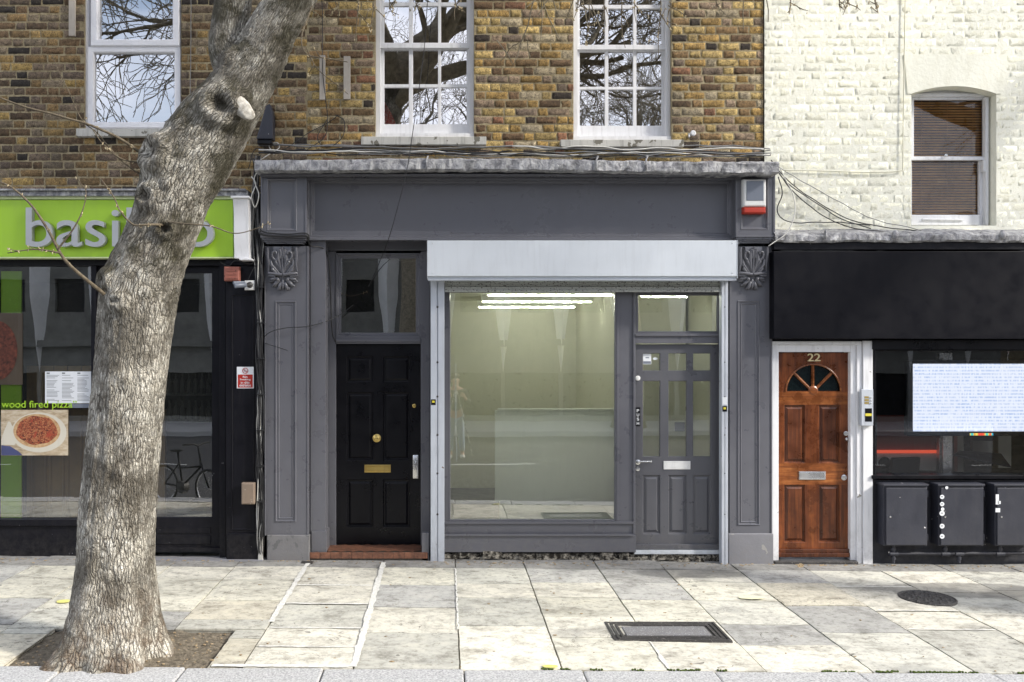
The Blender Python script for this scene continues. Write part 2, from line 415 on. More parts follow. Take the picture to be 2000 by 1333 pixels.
def bark_mat():
    t = NT('plane_bark')
    v = t.pos((1,1,1), 'bark'); p = t.pos()
    nz = t.n('ShaderNodeTexNoise'); t.l(v, nz.inputs['Vector']); nz.inputs['Scale'].default_value = 9; nz.inputs['Detail'].default_value = 4
    off = t.n('ShaderNodeVectorMath', operation='SCALE'); t.l(nz.outputs['Color'], off.inputs[0]); off.inputs['Scale'].default_value = .035
    ad = t.n('ShaderNodeVectorMath', operation='ADD'); t.l(v, ad.inputs[0]); t.l(off.outputs[0], ad.inputs[1])
    def crack(sx, sz, scale):
        m = t.n('ShaderNodeMapping'); t.l(ad.outputs[0], m.inputs[0]); m.inputs['Scale'].default_value = (sx, sx, sz)
        vo = t.n('ShaderNodeTexVoronoi', feature='DISTANCE_TO_EDGE'); t.l(m.outputs[0], vo.inputs['Vector']); vo.inputs['Scale'].default_value = scale
        return vo.outputs['Distance']
    c1 = crack(1, .19, 54); c2 = crack(1, .45, 95)
    e1 = t.ramp(c1, [(0, 0), (.20, 1)]); e2 = t.ramp(c2, [(0, 0), (.16, 1)])
    n2 = t.noise(p, 110, 4, .7); n3 = t.noise(p, 2.6, 4, .6); n5 = t.noise(v, 14, 6, .7)
    base = t.ramp(n5, [(.3, (.30,.27,.215,1)), (.5, (.61,.57,.48,1)), (.68, (.80,.77,.68,1))])
    cm = t.ramp(t.noise(v, 7, 3, .6), [(.36, .35), (.60, 1)])
    c = t.mix(t.math('MULTIPLY', t.ramp(c1, [(0, .95), (.13, 0)]), cm), base, (.040,.030,.020,1))
    c = t.mix(t.ramp(c2, [(0, .30), (.07, 0)]), c, (.07,.052,.034,1))
    c = t.mix(t.ramp(n3, [(.46, 0), (.60, .78)]), c, (.125,.11,.085,1))
    vs = t.ramp(t.noise(t.pos((9,9,1.1)), 1, 5, .7), [(.54, 0), (.66, .55)])
    c = t.mix(vs, c, (.075,.062,.045,1))
    # moss and old staining round the bends, rust-brown rot at the foot
    sep = t.n('ShaderNodeSeparateXYZ'); t.l(p, sep.inputs[0])
    zz = sep.outputs['Z']
    foot = t.math('MULTIPLY', t.math('SUBTRACT', .62, zz), 2.6, True)
    fm = t.math('MULTIPLY', foot, t.ramp(t.noise(p, 7, 4, .6), [(.42, 0), (.6, 1)]), True)
    c = t.mix(t.math('MULTIPLY', fm, .65), c, (.12,.070,.035,1))
    mo = t.math('MULTIPLY', t.math('MULTIPLY', t.math('SUBTRACT', zz, 2.3), 2.2, True), t.ramp(t.noise(p, 4.2, 6, .7), [(.46, 0), (.60, 1)]), True)
    c = t.mix(t.math('MULTIPLY', mo, .72), c, (.060,.054,.028,1))
    dk = t.n('ShaderNodeAttribute', attribute_name='scar').outputs['Fac']
    c = t.mix(t.math('MULTIPLY', dk, .62), c, (.035,.026,.018,1))
    h = t.math('ADD', e1, t.math('ADD', t.math('MULTIPLY', e2, .4), t.math('MULTIPLY', n2, .25)))
    h = t.math('ADD', h, t.math('MULTIPLY', n5, .8))
    t.bsdf(c, .92, t.bump(h, 1.0, .016), 0, .2); return t.mat
M_bark = bark_mat()
M_twig = simple_noise('twig_bark', (.06,.045,.03,1), (.22,.18,.12,1), 40, .9, .003)
M_bud = simple_noise('pale_bud', (.30,.22,.11,1), (.62,.54,.36,1), 40, .8, .003)
M_heart = simple_noise('bare_heartwood', (.22,.19,.15,1), (.72,.69,.61,1), 26, .8, .006)

# ------------------------------------------------------------------ brickwork
def set_tone(o, cols):
    a = o.data.color_attributes.new('tone', 'FLOAT_COLOR', 'POINT')
    a.data.foreach_set('color', np.asarray(cols, dtype=np.float32).ravel())
def brickwork(name, parent, x0, x1, z0, z1, Y, holes, palette, mat, seed, depth=.006, course=.0853, joint=.013, irregular=1.0, phase=0, label=None):
    rg = np.random.RandomState(seed); B = []
    r = 0; z = z0
    while z < z1-.02:
        zt = min(z+course-joint, z1); row_off = (-.08 if r % 2 else .09)+phase+rg.uniform(-.02, .02)
        spans = [(x0, x1)]
        for h in holes:
            if h[2] < zt-.015 and h[3] > z+.015:
                ns = []
                for a, b in spans:
                    if h[1] <= a or h[0] >= b: ns.append((a, b)); continue
                    if h[0] > a: ns.append((a, h[0]))
                    if h[1] < b: ns.append((h[1], b))
                spans = ns
        for a, b in spans:
            pitch = .215+.102+2*joint
            k = math.floor((a-row_off)/pitch)-1; x = row_off+k*pitch; hd = 0
            while x < b:
                L = (.102 if hd else .215)+rg.uniform(-.012, .012)
                xa, xb = max(x, a+.002), min(x+L, b-.002)
                if xb-xa > .035: B.append((xa, xb, z+rg.uniform(-.003,.003)*irregular, zt+rg.uniform(-.003,.003)*irregular))
                x += L+joint; hd = 1-hd
        z += course; r += 1
    B = np.array(B); N = len(B); gx, gz_ = 8, 5
    u = np.array([0, .022, .2, .4, .6, .8, .978, 1.]); w = np.array([0, .07, .5, .93, 1.])
    U, W = np.meshgrid(u, w)                                   # 5 x 8
    Xs = B[:, 0, None, None]+(B[:, 1]-B[:, 0])[:, None, None]*U
    Zs = B[:, 2, None, None]+(B[:, 3]-B[:, 2])[:, None, None]*W
    edge = np.ones((gz_, gx)); edge[0] = edge[-1] = 0; edge[:, 0] = edge[:, -1] = 0
    mid = np.zeros((gz_, gx)); mid[1:-1, 1:-1] = 1
    hgt = depth*(.75+.5*rg.rand(N))[:, None, None]*edge
    hgt = hgt+(rg.rand(N, gz_, gx)-.5)*.003*irregular*mid
    tilt = (rg.rand(N)-.5)*.003*irregular
    hgt = hgt+tilt[:, None, None]*(W-.5)*edge
    Xs = Xs+(rg.rand(N, gz_, gx)-.5)*.011*irregular; Zs = Zs+(rg.rand(N, gz_, gx)-.5)*.0095*irregular
    Ys = Y-hgt+.002
    V = np.stack([Xs, Ys, Zs], -1).reshape(-1, 3)
    base = (np.arange(N)*gx*gz_)[:, None]
    q = np.array([(j*gx+i, j*gx+i+1, (j+1)*gx+i+1, (j+1)*gx+i) for j in range(gz_-1) for i in range(gx-1)])
    Fc = (base[:, :, None]+q[None]).reshape(-1, 4)
    pc = np.array([c[:3] for c, wt in palette])*(1.0 if mat is M_wbrick else 1.0)*np.where(np.array([[max(c[:3])] for c, wt in palette]) > .3, 1.18, 1.0)*(.85 if mat is M_wbrick else 1.0); wt = np.array([wt for c, wt in palette], float); wt /= wt.sum()
    idx = rg.choice(len(pc), N, p=wt)
    colr = pc[idx]*(.78+.44*rg.rand(N))[:, None]
    colr = np.concatenate([colr, np.ones((N, 1))], 1)
    C = np.repeat(colr, gx*gz_, axis=0)
    o = mesh_obj(name, V, Fc, mat, parent, smooth=True, fix=False)
    set_tone(o, C)
    if label: o['label'] = label
    return o

pal_mid = [((.36,.30,.20),3),((.34,.22,.075),5), ((.39,.285,.115),4), ((.25,.16,.075),4), ((.44,.32,.13),2.2), ((.30,.22,.15),3), ((.16,.10,.055),2.6), ((.055,.042,.034),1.3), ((.28,.14,.08),1.2), ((.20,.15,.11),2)]
pal_left = [((.24,.19,.13),4),((.25,.165,.075),4), ((.32,.215,.085),3), ((.17,.11,.06),4), ((.36,.25,.09),1.3), ((.20,.15,.105),3), ((.10,.068,.042),3), ((.038,.032,.028),2.6), ((.16,.12,.09),2)]
pal_white = [((.87,.85,.68),6), ((.88,.865,.72),4), ((.78,.765,.63),1.3)]
ZT = 7.6
YB = .12          # brick face of middle and left buildings
YC = .10          # face of the painted building
X_AB = X(600, YB); X_BC = X(1491, YB)

bA = thing('brick_building', 'brown brick building with lime green pizza restaurant shopfront, behind the tree', 'building', (X(250,YB), .3, 0))
bB = thing('brick_building', 'yellow stock brick building with grey painted vacant shopfront in the middle', 'building', (X(1000,YB), .3, 0))
bC = thing('painted_brick_building', 'cream painted brick building with black shopfront and brown wooden door', 'building', (X(1750,YB), .3, 0))

def px_hole(a, b, t, u, Y): return (X(a, Y), X(b, Y), Z(u, Y), Z(t, Y))
def wall(parent, x0, x1, z0, z1, Y, holes, mat, seed, pal, bmat, reveal=.14, irr=1.0, depth=.006, joint=.013, blabel=None, extra_hole=()):
    m = MB(); m.sheet(x0, x1, z0, z1, Y, holes)
    for h in holes:                                   # reveals of each opening
        x_0, x_1, z_0, z_1 = h; z_1 = min(z_1, z1)
        m.quad((x_0,Y,z_0),(x_0,Y+reveal,z_0),(x_0,Y+reveal,z_1),(x_0,Y,z_1))
        m.quad((x_1,Y,z_0),(x_1,Y,z_1),(x_1,Y+reveal,z_1),(x_1,Y+reveal,z_0))
        m.quad((x_0,Y,z_0),(x_1,Y,z_0),(x_1,Y+reveal,z_0),(x_0,Y+reveal,z_0))
        m.quad((x_0,Y,z_1),(x_0,Y+reveal,z_1),(x_1,Y+reveal,z_1),(x_1,Y,z_1))
    m.quad((x0,Y,z1),(x1,Y,z1),(x1,Y+.3,z1),(x0,Y+.3,z1))
    w = part('wall', m, mat, parent, fix=False)
    brickwork('brickwork', parent, x0, x1, z0, z1, Y, list(holes)+list(extra_hole), pal, bmat, seed, irregular=irr, depth=depth, joint=joint)
    return w
hA = px_hole(165, 354, -330, 254, YB)
hB1 = px_hole(733, 926, -330, 268, YB); hB2 = px_hole(1120, 1312, -330, 274, YB)
XL = X(-420, YB); XR = X(2430, YB)
hA0 = (XL+.5, XL+1.5, hA[2], hA[3])
wall(bA, XL, X_AB, Z(378,YB), ZT, YB, [hA, hA0], M_mortar, 3, pal_left, M_brick)
wall(bB, X_AB, X_BC, Z(322,YB), ZT, YB, [hB1, hB2], M_mortar, 5, pal_mid, M_brick)
hC = px_hole(1780, 1946, 168, 441, YC); hC = (hC[0], hC[1], hC[2], hC[3])
# painted wall: arched opening handled by a plaster arch piece
arch_x0, arch_x1 = X(1758, YC), X(1966, YC)
lint = (arch_x0, arch_x1, Z(186, YC), Z(106, YC))
wall(bC, X_BC+.004, XR, Z(460,YC), ZT, YC, [hC], M_wpl, 9, pal_white, M_wbrick, reveal=.22, irr=.85, depth=.0022, joint=.007, extra_hole=[lint])
m = MB()      # flat rubbed lintel with a shallow arch cut in its underside
xa, xb = X(1780, YC-.006), X(1946, YC-.006); zs, zc = Z(184, YC), Z(169, YC); n = 18
top = [(X(1966,YC), Z(107,YC)), (X(1765,YC), Z(107,YC)), (X(1772,YC), Z(184,YC))]
low = [(xa+(xb-xa)*i/n, zs+(zc-zs)*(1-(2*i/n-1)**2)) for i in range(n+1)]
m.prism(top+low+[(X(1956,YC), Z(184,YC))], YC-.008, YC+.004)
m2 = [(p[0], p[1]) for p in low]
for i in range(n):
    m.quad((m2[i][0], YC-.008, m2[i][1]), (m2[i+1][0], YC-.008, m2[i+1][1]), (m2[i+1][0], YC+.22, m2[i+1][1]), (m2[i][0], YC+.22, m2[i][1]))
part('lintel', m, M_wpl, bC)
for b_, xa2, xb2, zt2 in ((bB, X(484,.2), X(604,.2), Z(322,YB)+.05), (bB, X(1427,.2), X(1519,.2), Z(322,YB)+.05), (bB, X_BC-.08, X_BC+.06, ZT), (bC, X(1683,.24), X(1703,.24), Z(480,.2))):
    m = MB(); m.box(xa2, xb2, .135 if zt2 < ZT else .126, .42, -.1, zt2); part('light_leak_block', m, M_inblack, b_)  # dark backing boxes added to stop light leaking through gaps in the facades
# the hole above the spring line, masonry behind the arch's flanks
# upper rooms behind the windows
def room(parent, x0, x1, y0, y1, z0, z1, mats, name='room'):
    m = MB()
    m.mi = 0; m.quad((x0,y1,z0),(x1,y1,z0),(x1,y1,z1),(x0,y1,z1))
    m.quad((x0,y0,z0),(x0,y1,z0),(x0,y1,z1),(x0,y0,z1)); m.quad((x1,y0,z0),(x1,y0,z1),(x1,y1,z1),(x1,y1,z0))
    m.mi = 1; m.quad((x0,y0,z0),(x1,y0,z0),(x1,y1,z0),(x0,y1,z0))
    m.mi = 2; m.quad((x0,y0,z1),(x0,y1,z1),(x1,y1,z1),(x1,y0,z1))
    return part(name, m, mats, parent, fix=False)
for h, b in ((hA, bA), (hB1, bB), (hB2, bB), (hC, bC), (hA0, bA)):
    room(b, h[0]-.25, h[1]+.25, (.105 if b is bC else .125), 2.6, h[2]-.3, h[3]+.2, [M_ingrey, M_inblack, M_ingrey], 'upper_room')

# ---------------------------------------------------------------- sash windows
def sash_window(parent, hole, cols_u, rows_u, cols_l, rows_l, meet, bottom, Yf, sill, label):
    """cols/rows are glass openings in photo pixels, frame front at Yf"""
    m = MB(); x0, x1, z0, z1 = hole
    Yu, Yl = Yf+.03, Yf+.055
    def bars(cols, rows, Y, xl, xr, zt, zb):
        holes = [(X(a,Y), X(b,Y), Z(d,Y), Z(c,Y)) for a, b in cols for c, d in rows]
        m.sheet(xl, xr, zb, zt, Y, holes)
        for h in holes: m.ring(*h, [(0, Y), (.003, Y+.012), (.003, Y+.03)], cap=False)
        return holes
    # box frame
    t = .028
    m.box(x0+.002, x0+.05, Yf-.005, Yf+.12, z0+.045, z1); m.box(x1-.05, x1-.002, Yf-.005, Yf+.12, z0+.045, z1)
    m.box(x0+.002, x1-.002, Yf-.035, Yf+.12, z0+.002, z0+.044)
    xl, xr = x0+.045, x1-.045
    gu = bars(cols_u, rows_u, Yu, xl, xr, z1-.002, Z(meet[1], Yu))
    gl = bars(cols_l, rows_l, Yl, xl, xr, Z(meet[0], Yl), z0+.044)
    m.box(xl, xr, Yu-.012, Yl+.03, Z(meet[1], Yu)-.003, Z(meet[0], Yu)+.003)
    w = part('window', m, M_white, parent, label)
    g = MB()
    for gs, Y in ((gu, Yu+.02), (gl, Yl+.02)):
        g.quad((xl+.01, Y, min(h[2] for h in gs)-.01), (xr-.01, Y, min(h[2] for h in gs)-.01), (xr-.01, Y, max(h[3] for h in gs)+.01), (xl+.01, Y, max(h[3] for h in gs)+.01))
    part('pane', g, G_up, w, fix=False)
    s = MB(); a, b, t, u = sill
    s.pbox(a, b, t, u, YB-.075, YB+.1)
    part('sill', s, M_sill, w, bevel=.006)
    return w
sash_window(bB, hB1, [(750,799),(806,856),(861,912)], [(-330,-72),(-64,5),(12,84)], [(750,799),(806,856),(861,912)], [(97,165),(171,243)], (87,94), 243, YB+.055, (705,950,267,283), 'sash window above the black door, left of the two, with a red cloth behind its lowest pane')
sash_window(bB, hB2, [(1132,1182),(1188,1237),(1243,1293)], [(-330,-68),(-60,10),(17,88)], [(1132,1182),(1188,1237),(1243,1293)], [(101,170),(175,246)], (90,97), 246, YB+.055, (1095,1336,273,287), 'sash window above the shop door, with plain panes')
# plastic window of the left building
def upvc(parent, h, label=None, dx=0):
    m = MB(); x0, x1, z0, z1 = h; Y = YB+.03
    if dx: m.box(x0, x1, Y, Y+.06, z0, z0+.05); m.box(x0, x0+.06, Y, Y+.06, z0+.05, z1); m.box(x1-.06, x1, Y, Y+.06, z0+.05, z1); zz0, zz1 = z0+.9, z0+.98; m.box(x0+.06, x1-.06, Y, Y+.06, zz0, zz1)
    else:
        m.pring(166, 353, -329, 252, Y, [(0, Y+.05), (0, Y), (.035, Y-.0), (.045, Y+.02), (.045, Y+.05)], cap=False)
        m.pring(177, 351, -320, 91, Y-.02, [(0, Y+.02), (0, Y-.02), (.012, Y-.028), (.062, Y-.028), (.075, Y-.012), (.075, Y+.05)], cap=False)
        m.pring(172, 352, 92, 250, Y, [(0, Y+.02), (.0, Y-.008), (.052, Y-.008), (.062, Y+.008), (.062, Y+.05)], cap=False)
    w = part('window', m, M_upvc, parent, label)
    g = MB(); g.quad((x0+.02,Y+.035,z0+.02),(x1-.02,Y+.035,z0+.02),(x1-.02,Y+.035,z1),(x0+.02,Y+.035,z1))
    part('pane', g, G_up, w, fix=False)
    s = MB(); s.box(x0-.06, x1+.06, YB-.07, YB+.03, z0-.085, z0-.003); part('sill', s, M_sill, w, bevel=.006)
upvc(bA, hA, 'white plastic two-light window'); upvc(bA, hA0, None, 1)
# sash of the painted building
m = MB(); Y = YC+.15
m.sheet(X(1776,Y-.0), X(1932,Y), Z(441,Y), Z(166,Y), Y, [(X(1785,Y),X(1922,Y),Z(306,Y),Z(195,Y)), (X(1781,Y),X(1913,Y),Z(420,Y),Z(314,Y))])
m.pring(1785,1922,195,306,Y,[(0,Y),(0,Y+.04)],cap=False); m.pring(1781,1913,314,420,Y,[(0,Y),(0,Y+.04)],cap=False)
m.pbox(1776,1913,421,440,Y-.045,Y-.002); m.pbox(1775,1928,307,313,Y-.03,Y-.002); m.pbox(1925,1931,190,440,Y-.055,Y-.002); m.pbox(1776,1926,183,189,Y-.03,Y-.002)
m.pbox(1921,1925.5,313,335,Y-.06,Y-.002)
wC = part('window', m, M_white, bC, 'sash window with brown slatted blind', bevel=.002)
g = MB(); g.quad((X(1780,Y),Y+.03,Z(438,Y)),(X(1928,Y),Y+.03,Z(438,Y)),(X(1928,Y),Y+.03,Z(185,Y)),(X(1780,Y),Y+.03,Z(185,Y))); part('pane', g, G_blind, wC, fix=False)
c = MB(); c.tube([P(1802,429,Y-.056), P(1880,430,Y-.056)], .008, 6); c.pbox(1802,1880,427,433,Y-.052,Y-.046); part('lift_handle', c, M_white, wC)
c = MB(); c.lathe(P(1846,305,Y-.04), [(0,.012),(-.02,.018),(-.03,.006)]); part('latch', c, M_chrome, wC)
m = MB(); Ys = Y+.05
for k in range(68):
    z = Z(440, Ys)+k*.028
    if z > Z(186, Ys): break
    m.quad((X(1776,Ys),Ys,z),(X(1934,Ys),Ys,z),(X(1934,Ys),Ys+.014,z+.023),(X(1776,Ys),Ys+.014,z+.023))
for px in (1800, 1850, 1900): m.tube([P(px,186,Ys-.004), P(px,440,Ys-.004)], .0018, 4)
solo('venetian_blind', m, M_slat, 'brown wooden venetian blind lowered behind the cream building\'s window', 'blind', fix=False)
# red cloth behind the lower left pane
m = MB(); Yc = YB+.19; n = 10
for i in range(n):
    for j in range(6):
        def q(i, j):
            py = 247-i*5.6; w = 32*(1-i/n)**.7; return (X(743+w*j/6, Yc), Yc+.025*math.sin(j*1.6+i*.5), Z(py, Yc))
        m.quad(q(i,j), q(i,j+1), q(i+1,j+1), q(i+1,j))
M_cloth = simple_noise('red_patterned_cloth', (.85,.02,.02,1), (.85,.5,.45,1), 42, .9, .002, (.55, .6))
solo('cloth', m, M_cloth, 'red patterned cloth in the bottom left pane of the window above the black door', 'cloth', fix=False)

# ---------------------------------------------------------------- middle shopfront
def lumpy(mb, x0, x1, prof, n=160, amp=.006, seed=0, sag=None):
    """sweep a (y,z) profile along x with hammered irregularity"""
    b = len(mb.v); k = len(prof)
    for i in range(n+1):
        x = x0+(x1-x0)*i/n
        for j, (y, z) in enumerate(prof):
            w = noise.noise(Vector((x*7, j*.9+seed, 0)))*amp+noise.noise(Vector((x*19, j*1.7+seed, 3)))*amp*.6
            s = sag(x) if sag else 0
            mb.v.append((x, y+w, z+w*.8+s))
    for i in range(n):
        for j in range(k-1): a = b+i*k+j; mb.face(a, a+k, a+k+1, a+1)
    mb.face(*[b+j for j in range(k)]); mb.face(*[b+n*k+j for j in reversed(range(k))])
Yk = -.30                                  # front edge of the cornice
m = MB()
zt, zb = Z(311, Yk), Z(332, Yk)
lumpy(m, X(497,Yk), X(1522,Yk), [(YB+.0, zb-.01), (Yk+.03, zb-.012), (Yk+.002, zb), (Yk, zb+.05), (Yk-.002, zt-.02), (Yk+.02, zt), (-.1, zt+.03), (YB-.002, zt+.075)], n=260, amp=.016, sag=lambda x: .012*math.sin(x*1.3+1)-.004*x)
part('cornice', m, M_lead, bB, 'lead-covered cornice', smooth=True, sharp=40)
m = MB()
for px in (833, 1262, 1165): # welts in the lead
    m.tube([P(px,334,Yk-.012), P(px,312,Yk-.014), P(px+3,306,Yk+.04), (X(px,Yk), YB-.03, zt+.09)], .009, 8)
parts('lead_seam', m, M_lead, bB, smooth=True)
# soffit and bed mould
Yfa = .03                                  # fascia frame face
m = MB()
m.box(X(508,-.2), X(1516,-.2), -.19, YB-.004, Z(343,-.19), zb-.016)
m.box(X(520,-.1), X(1508,-.1), -.075, YB-.006, Z(350,-.075), Z(343,-.19)-.002)
part('bed_moulding', m, M_grey, bB, bevel=.008)
m = MB()
fx0, fx1, fz0, fz1 = X(600,Yfa), X(1436,Yfa), Z(468,Yfa), Z(344,Yfa)
m.ring(fx0, fx1, fz0, fz1, [(0,YB-.008),(0,Yfa),(.012,Yfa-.006),(.022,Yfa),(.04,Yfa),(.046,Yfa+.016),(.058,Yfa+.018),(.064,Yfa+.03),(.072,Yfa+.034)])
m.box(fx0+.002, fx1-.002, Yfa-.03, Yfa-.001, fz0-.012, fz0+.014)
part('fascia_board', m, M_grey, bB, bevel=.003)
def console_box(a, b, t, u, Yf, pa, pb, pt, pu):
    m = MB(); x0, x1, z0, z1 = X(a,Yf), X(b,Yf), Z(u,Yf), Z(t,Yf)
    h = (X(pa,Yf), X(pb,Yf), Z(pu,Yf), Z(pt,Yf))
    m.sheet(x0, x1, z0, z1, Yf, [h])
    m.ring(*h, [(0,Yf),(.008,Yf-.006),(.016,Yf),(.022,Yf+.012),(.03,Yf+.014),(.036,Yf+.02)])
    m.quad((x0,Yf,z0),(x0,YB-.01,z0),(x0,YB-.01,z1),(x0,Yf,z1)); m.quad((x1,Yf,z0),(x1,Yf,z1),(x1,YB-.01,z1),(x1,YB-.01,z0))
    m.quad((x0,Yf,z0),(x1,Yf,z0),(x1,YB-.01,z0),(x0,YB-.01,z0))
    # edge beads and capital mould under the box
    m.box(x1-.012, x1+.008, Yf-.008, YB-.01, z0-.0, z1); m.box(x0-.008, x0+.012, Yf-.008, YB-.01, z0, z1)
    for k, (o, h0, h1) in enumerate(((.02,0,.022),(.006,.022,.044),(-.012,.044,.062),(-.028,.062,.078))):
        m.box(x0-o+.01, x1+o-.01, Yf-o-.002, YB-.012, z0-h1, z0-h0-.0008)
    return m
Ybx = -.09
part('console_box', console_box(511, 598, 341, 461, Ybx, 521, 580, 349, 452), M_grey, bB, 'left fascia end box', bevel=.002)
part('console_box', console_box(1438, 1512, 333, 460, Ybx, 1446, 1501, 345, 450), M_grey, bB, 'right fascia end box carrying the alarm', bevel=.002)

def corbel(parent, pxc, pyt, pyb, w_px, Yf):
    m = MB(); s = (Z(pyt,Yf)-Z(pyb,Yf)); cx = X(pxc,Yf); zt = Z(pyt,Yf); w = w_px/F*9/2
    # backing block, S-shaped in section
    prof = [(Yf+.01, zt), (Yf-.075, zt), (Yf-.082, zt-.12*s), (Yf-.07, zt-.35*s), (Yf-.05, zt-.60*s), (Yf-.03, zt-.70*s), (Yf-.028, zt-.88*s), (Yf-.006, zt-.96*s), (Yf+.01, zt-.96*s)]
    m.xprism(prof, cx-w*.62, cx+w*.62)
    fy = lambda t: Yf-(.080-.055*min(1, t/.75))
    def leafstroke(p, r): m.tube([(cx+a*w, fy(t)-d-.012, zt-t*s) for a, t, d in p], [q*1.25 for q in r], 8)
    for sg in (-1, 1):
        sp = []
        for i in range(26):                     # big scroll
            a = i/25*3.6*math.pi*.62; rr = .40*(1-i/30)
            sp.append((sg*(.46+rr*math.cos(a+2.4)), .19-rr*.46*math.sin(a+2.4), .004+.0006*i))
        leafstroke(sp, [.011*(1-.4*i/25) for i in range(26)])
        leafstroke([(sg*.98,.02,0),(sg*.99,.2,.004),(sg*.93,.42,.006),(sg*.99,.6,.004)], [.008,.011,.011,.006])
        for k, (a0, t0, a1, t1) in enumerate([(.22,.06,.10,.62),(.80,.30,.22,.66),(.70,.46,.30,.68),(.42,.28,.2,.5)]):
            leafstroke([(sg*a0,t0,0),(sg*(a0*.75+a1*.25+.1),t0*.6+t1*.4,.010),(sg*a1,t1,.002)], [.007,.013,.006])
        leafstroke([(sg*.05,.68,.012),(sg*.5,.66,.014),(sg*1.0,.64,.006),(sg*1.02,.70,0),(sg*.5,.72,.010)], [.012,.013,.012,.01,.01])
        for ang, L in ((0.35,.34),(0.85,.36),(1.35,.36)):                # fan of bottom leaves
            x = sg*math.sin(ang)*.86; t = .74+.25*math.cos(ang)*.95
            rot = Matrix.Rotation(-sg*ang, 3, 'Y')
            m.ellipsoid((cx+x*.72*w, Yf-.030, zt-(t-.02)*s), .020, .022, .050, 10, 6, rot)
            for e in (-1, 1): m.ellipsoid((cx+(x*.98+e*.09)*w, Yf-.020, zt-(t+.045)*s), .012, .014, .018, 8, 5, rot)
        m.ellipsoid((cx+sg*.34*w, Yf-.048, zt-.80*s), .017, .020, .020, 10, 6)
    m.tube([(cx,fy(t)-.014,zt-t*s) for t in (0,.2,.4,.6,.72)], [.010,.014,.012,.016,.014], 8)
    m.ellipsoid((cx, Yf-.030, zt-.90*s), .016, .022, .055, 10, 6)
    return part('scroll_bracket', m, M_grey, parent, 'acanthus leaf scroll', smooth=True, sharp=50)
def pilaster(a, b, ybase, pa, pb, pt, pu, plx0, plx1, plt, plb, cxp, label):
    m = MB(); Y = 0.0; x0, x1 = X(a), X(b); z0, z1 = Z(plt)-.002, Z(463, Ybx)-.085
    h = (X(pa), X(pb), Z(pu), Z(pt))
    m.sheet(x0, x1, z0, z1, Y, [h])
    m.ring(*h, [(0,Y),(.006,Y-.009),(.013,Y-.009),(.02,Y+.004),(.032,Y+.004),(.038,Y-.002),(.046,Y+.006)])
    m.quad((x0,Y,z0),(x0,YB,z0),(x0,YB,z1),(x0,Y,z1)); m.quad((x1,Y,z0),(x1,Y,z1),(x1,.42,z1),(x1,.42,z0))
    for e in ((x0, .006), (x1-.022, .006)): m.tube([(e[0]+.011, Y-.002, z0), (e[0]+.011, Y-.002, z1)], .006, 8)
    p = part('pilaster', m, M_grey, bB, label, bevel=.002)
    s = MB(); xx0, xx1 = X(plx0,-.03), X(plx1,-.03)
    s.box(xx0, xx1, -.03, .2, -.12, Z(plt,-.03)); part('plinth', s, M_barestone if a < 900 else M_plinth, p, bevel=.008)
    return p
p1 = pilaster(516, 603, 0, 537, 579, 588, 1020, 521, 604, 1046, 1092, 554, 'left pilaster with a bare stone plinth')
p2 = pilaster(1424, 1508, 0, 1440, 1484, 587, 1027, 1423, 1511, 1043, 1102, 1467, 'right pilaster with mossy painted plinth')
corbel(p1, 554, 484, 563, 56, 0.0); corbel(p2, 1467, 484, 562, 52, 0.0)

# recess of the black door -------------------------------------------------
YD = .36
m = MB()
m.box(X(606,.05), X(641,YD-.1), .05, YD-.1, 0.0, Z(470,.2))                       # inner pilaster
m.tube([P(636,500,YD-.105), P(636,1040,YD-.105)], .009, 8)
m.box(X(641,YD), X(657,YD)-.001, YD-.04, YD+.1, 0.0, Z(492,YD))                    # left jamb
m.box(X(822,YD), X(840,YD), YD-.05, YD+.1, 0.0, Z(492,YD))                          # right jamb
m.box(X(842,.05)-.0, X(868,.05), .05, YD-.052, 0.0, Z(470,.1))                      # pier between door and window
m.box(X(641,YD)-.001, X(840,YD)+.001, YD-.06, YD+.1, Z(491,YD), Z(478,YD)+.06)      # head
m.box(X(657,YD), X(822,YD), YD-.05, YD+.1, Z(672,YD), Z(660,YD))                    # transom bar
m.box(X(657,YD), X(822,YD), YD-.07, YD-.051, Z(668,YD), Z(663,YD))
m.box(X(606,.05)-.01, X(880,.05), .04, YD+.1, Z(470,.2)+.002, Z(462,.1)+.05)        # ceiling of the recess
fr = part('door_frame', m, M_grey, bB, 'grey frame of the black door', bevel=.004)
m = MB(); m.box(X(608,.03), X(643,YD-.13), .03, YD-.10, 0, Z(1038,.03)); m.box(X(824,.05), X(838,.05), .0, .06, -.1, Z(1040,.03)); parts('plinth_block', m, M_grey, fr, bevel=.004)
m = MB(); m.pring(657,822,496,660,YD,[(0,YD-.05),(.02,YD-.05),(.03,YD-.03),(.05,YD-.03),(.056,YD+.01)],cap=False); tr = part('transom_window', m, M_grey, bB, 'glazed light over the black door', bevel=.002)
g = MB(); g.quad(P(660,658,YD), P(819,658,YD), P(819,498,YD), P(660,498,YD)); part('pane', g, G_dark, tr, fix=False)
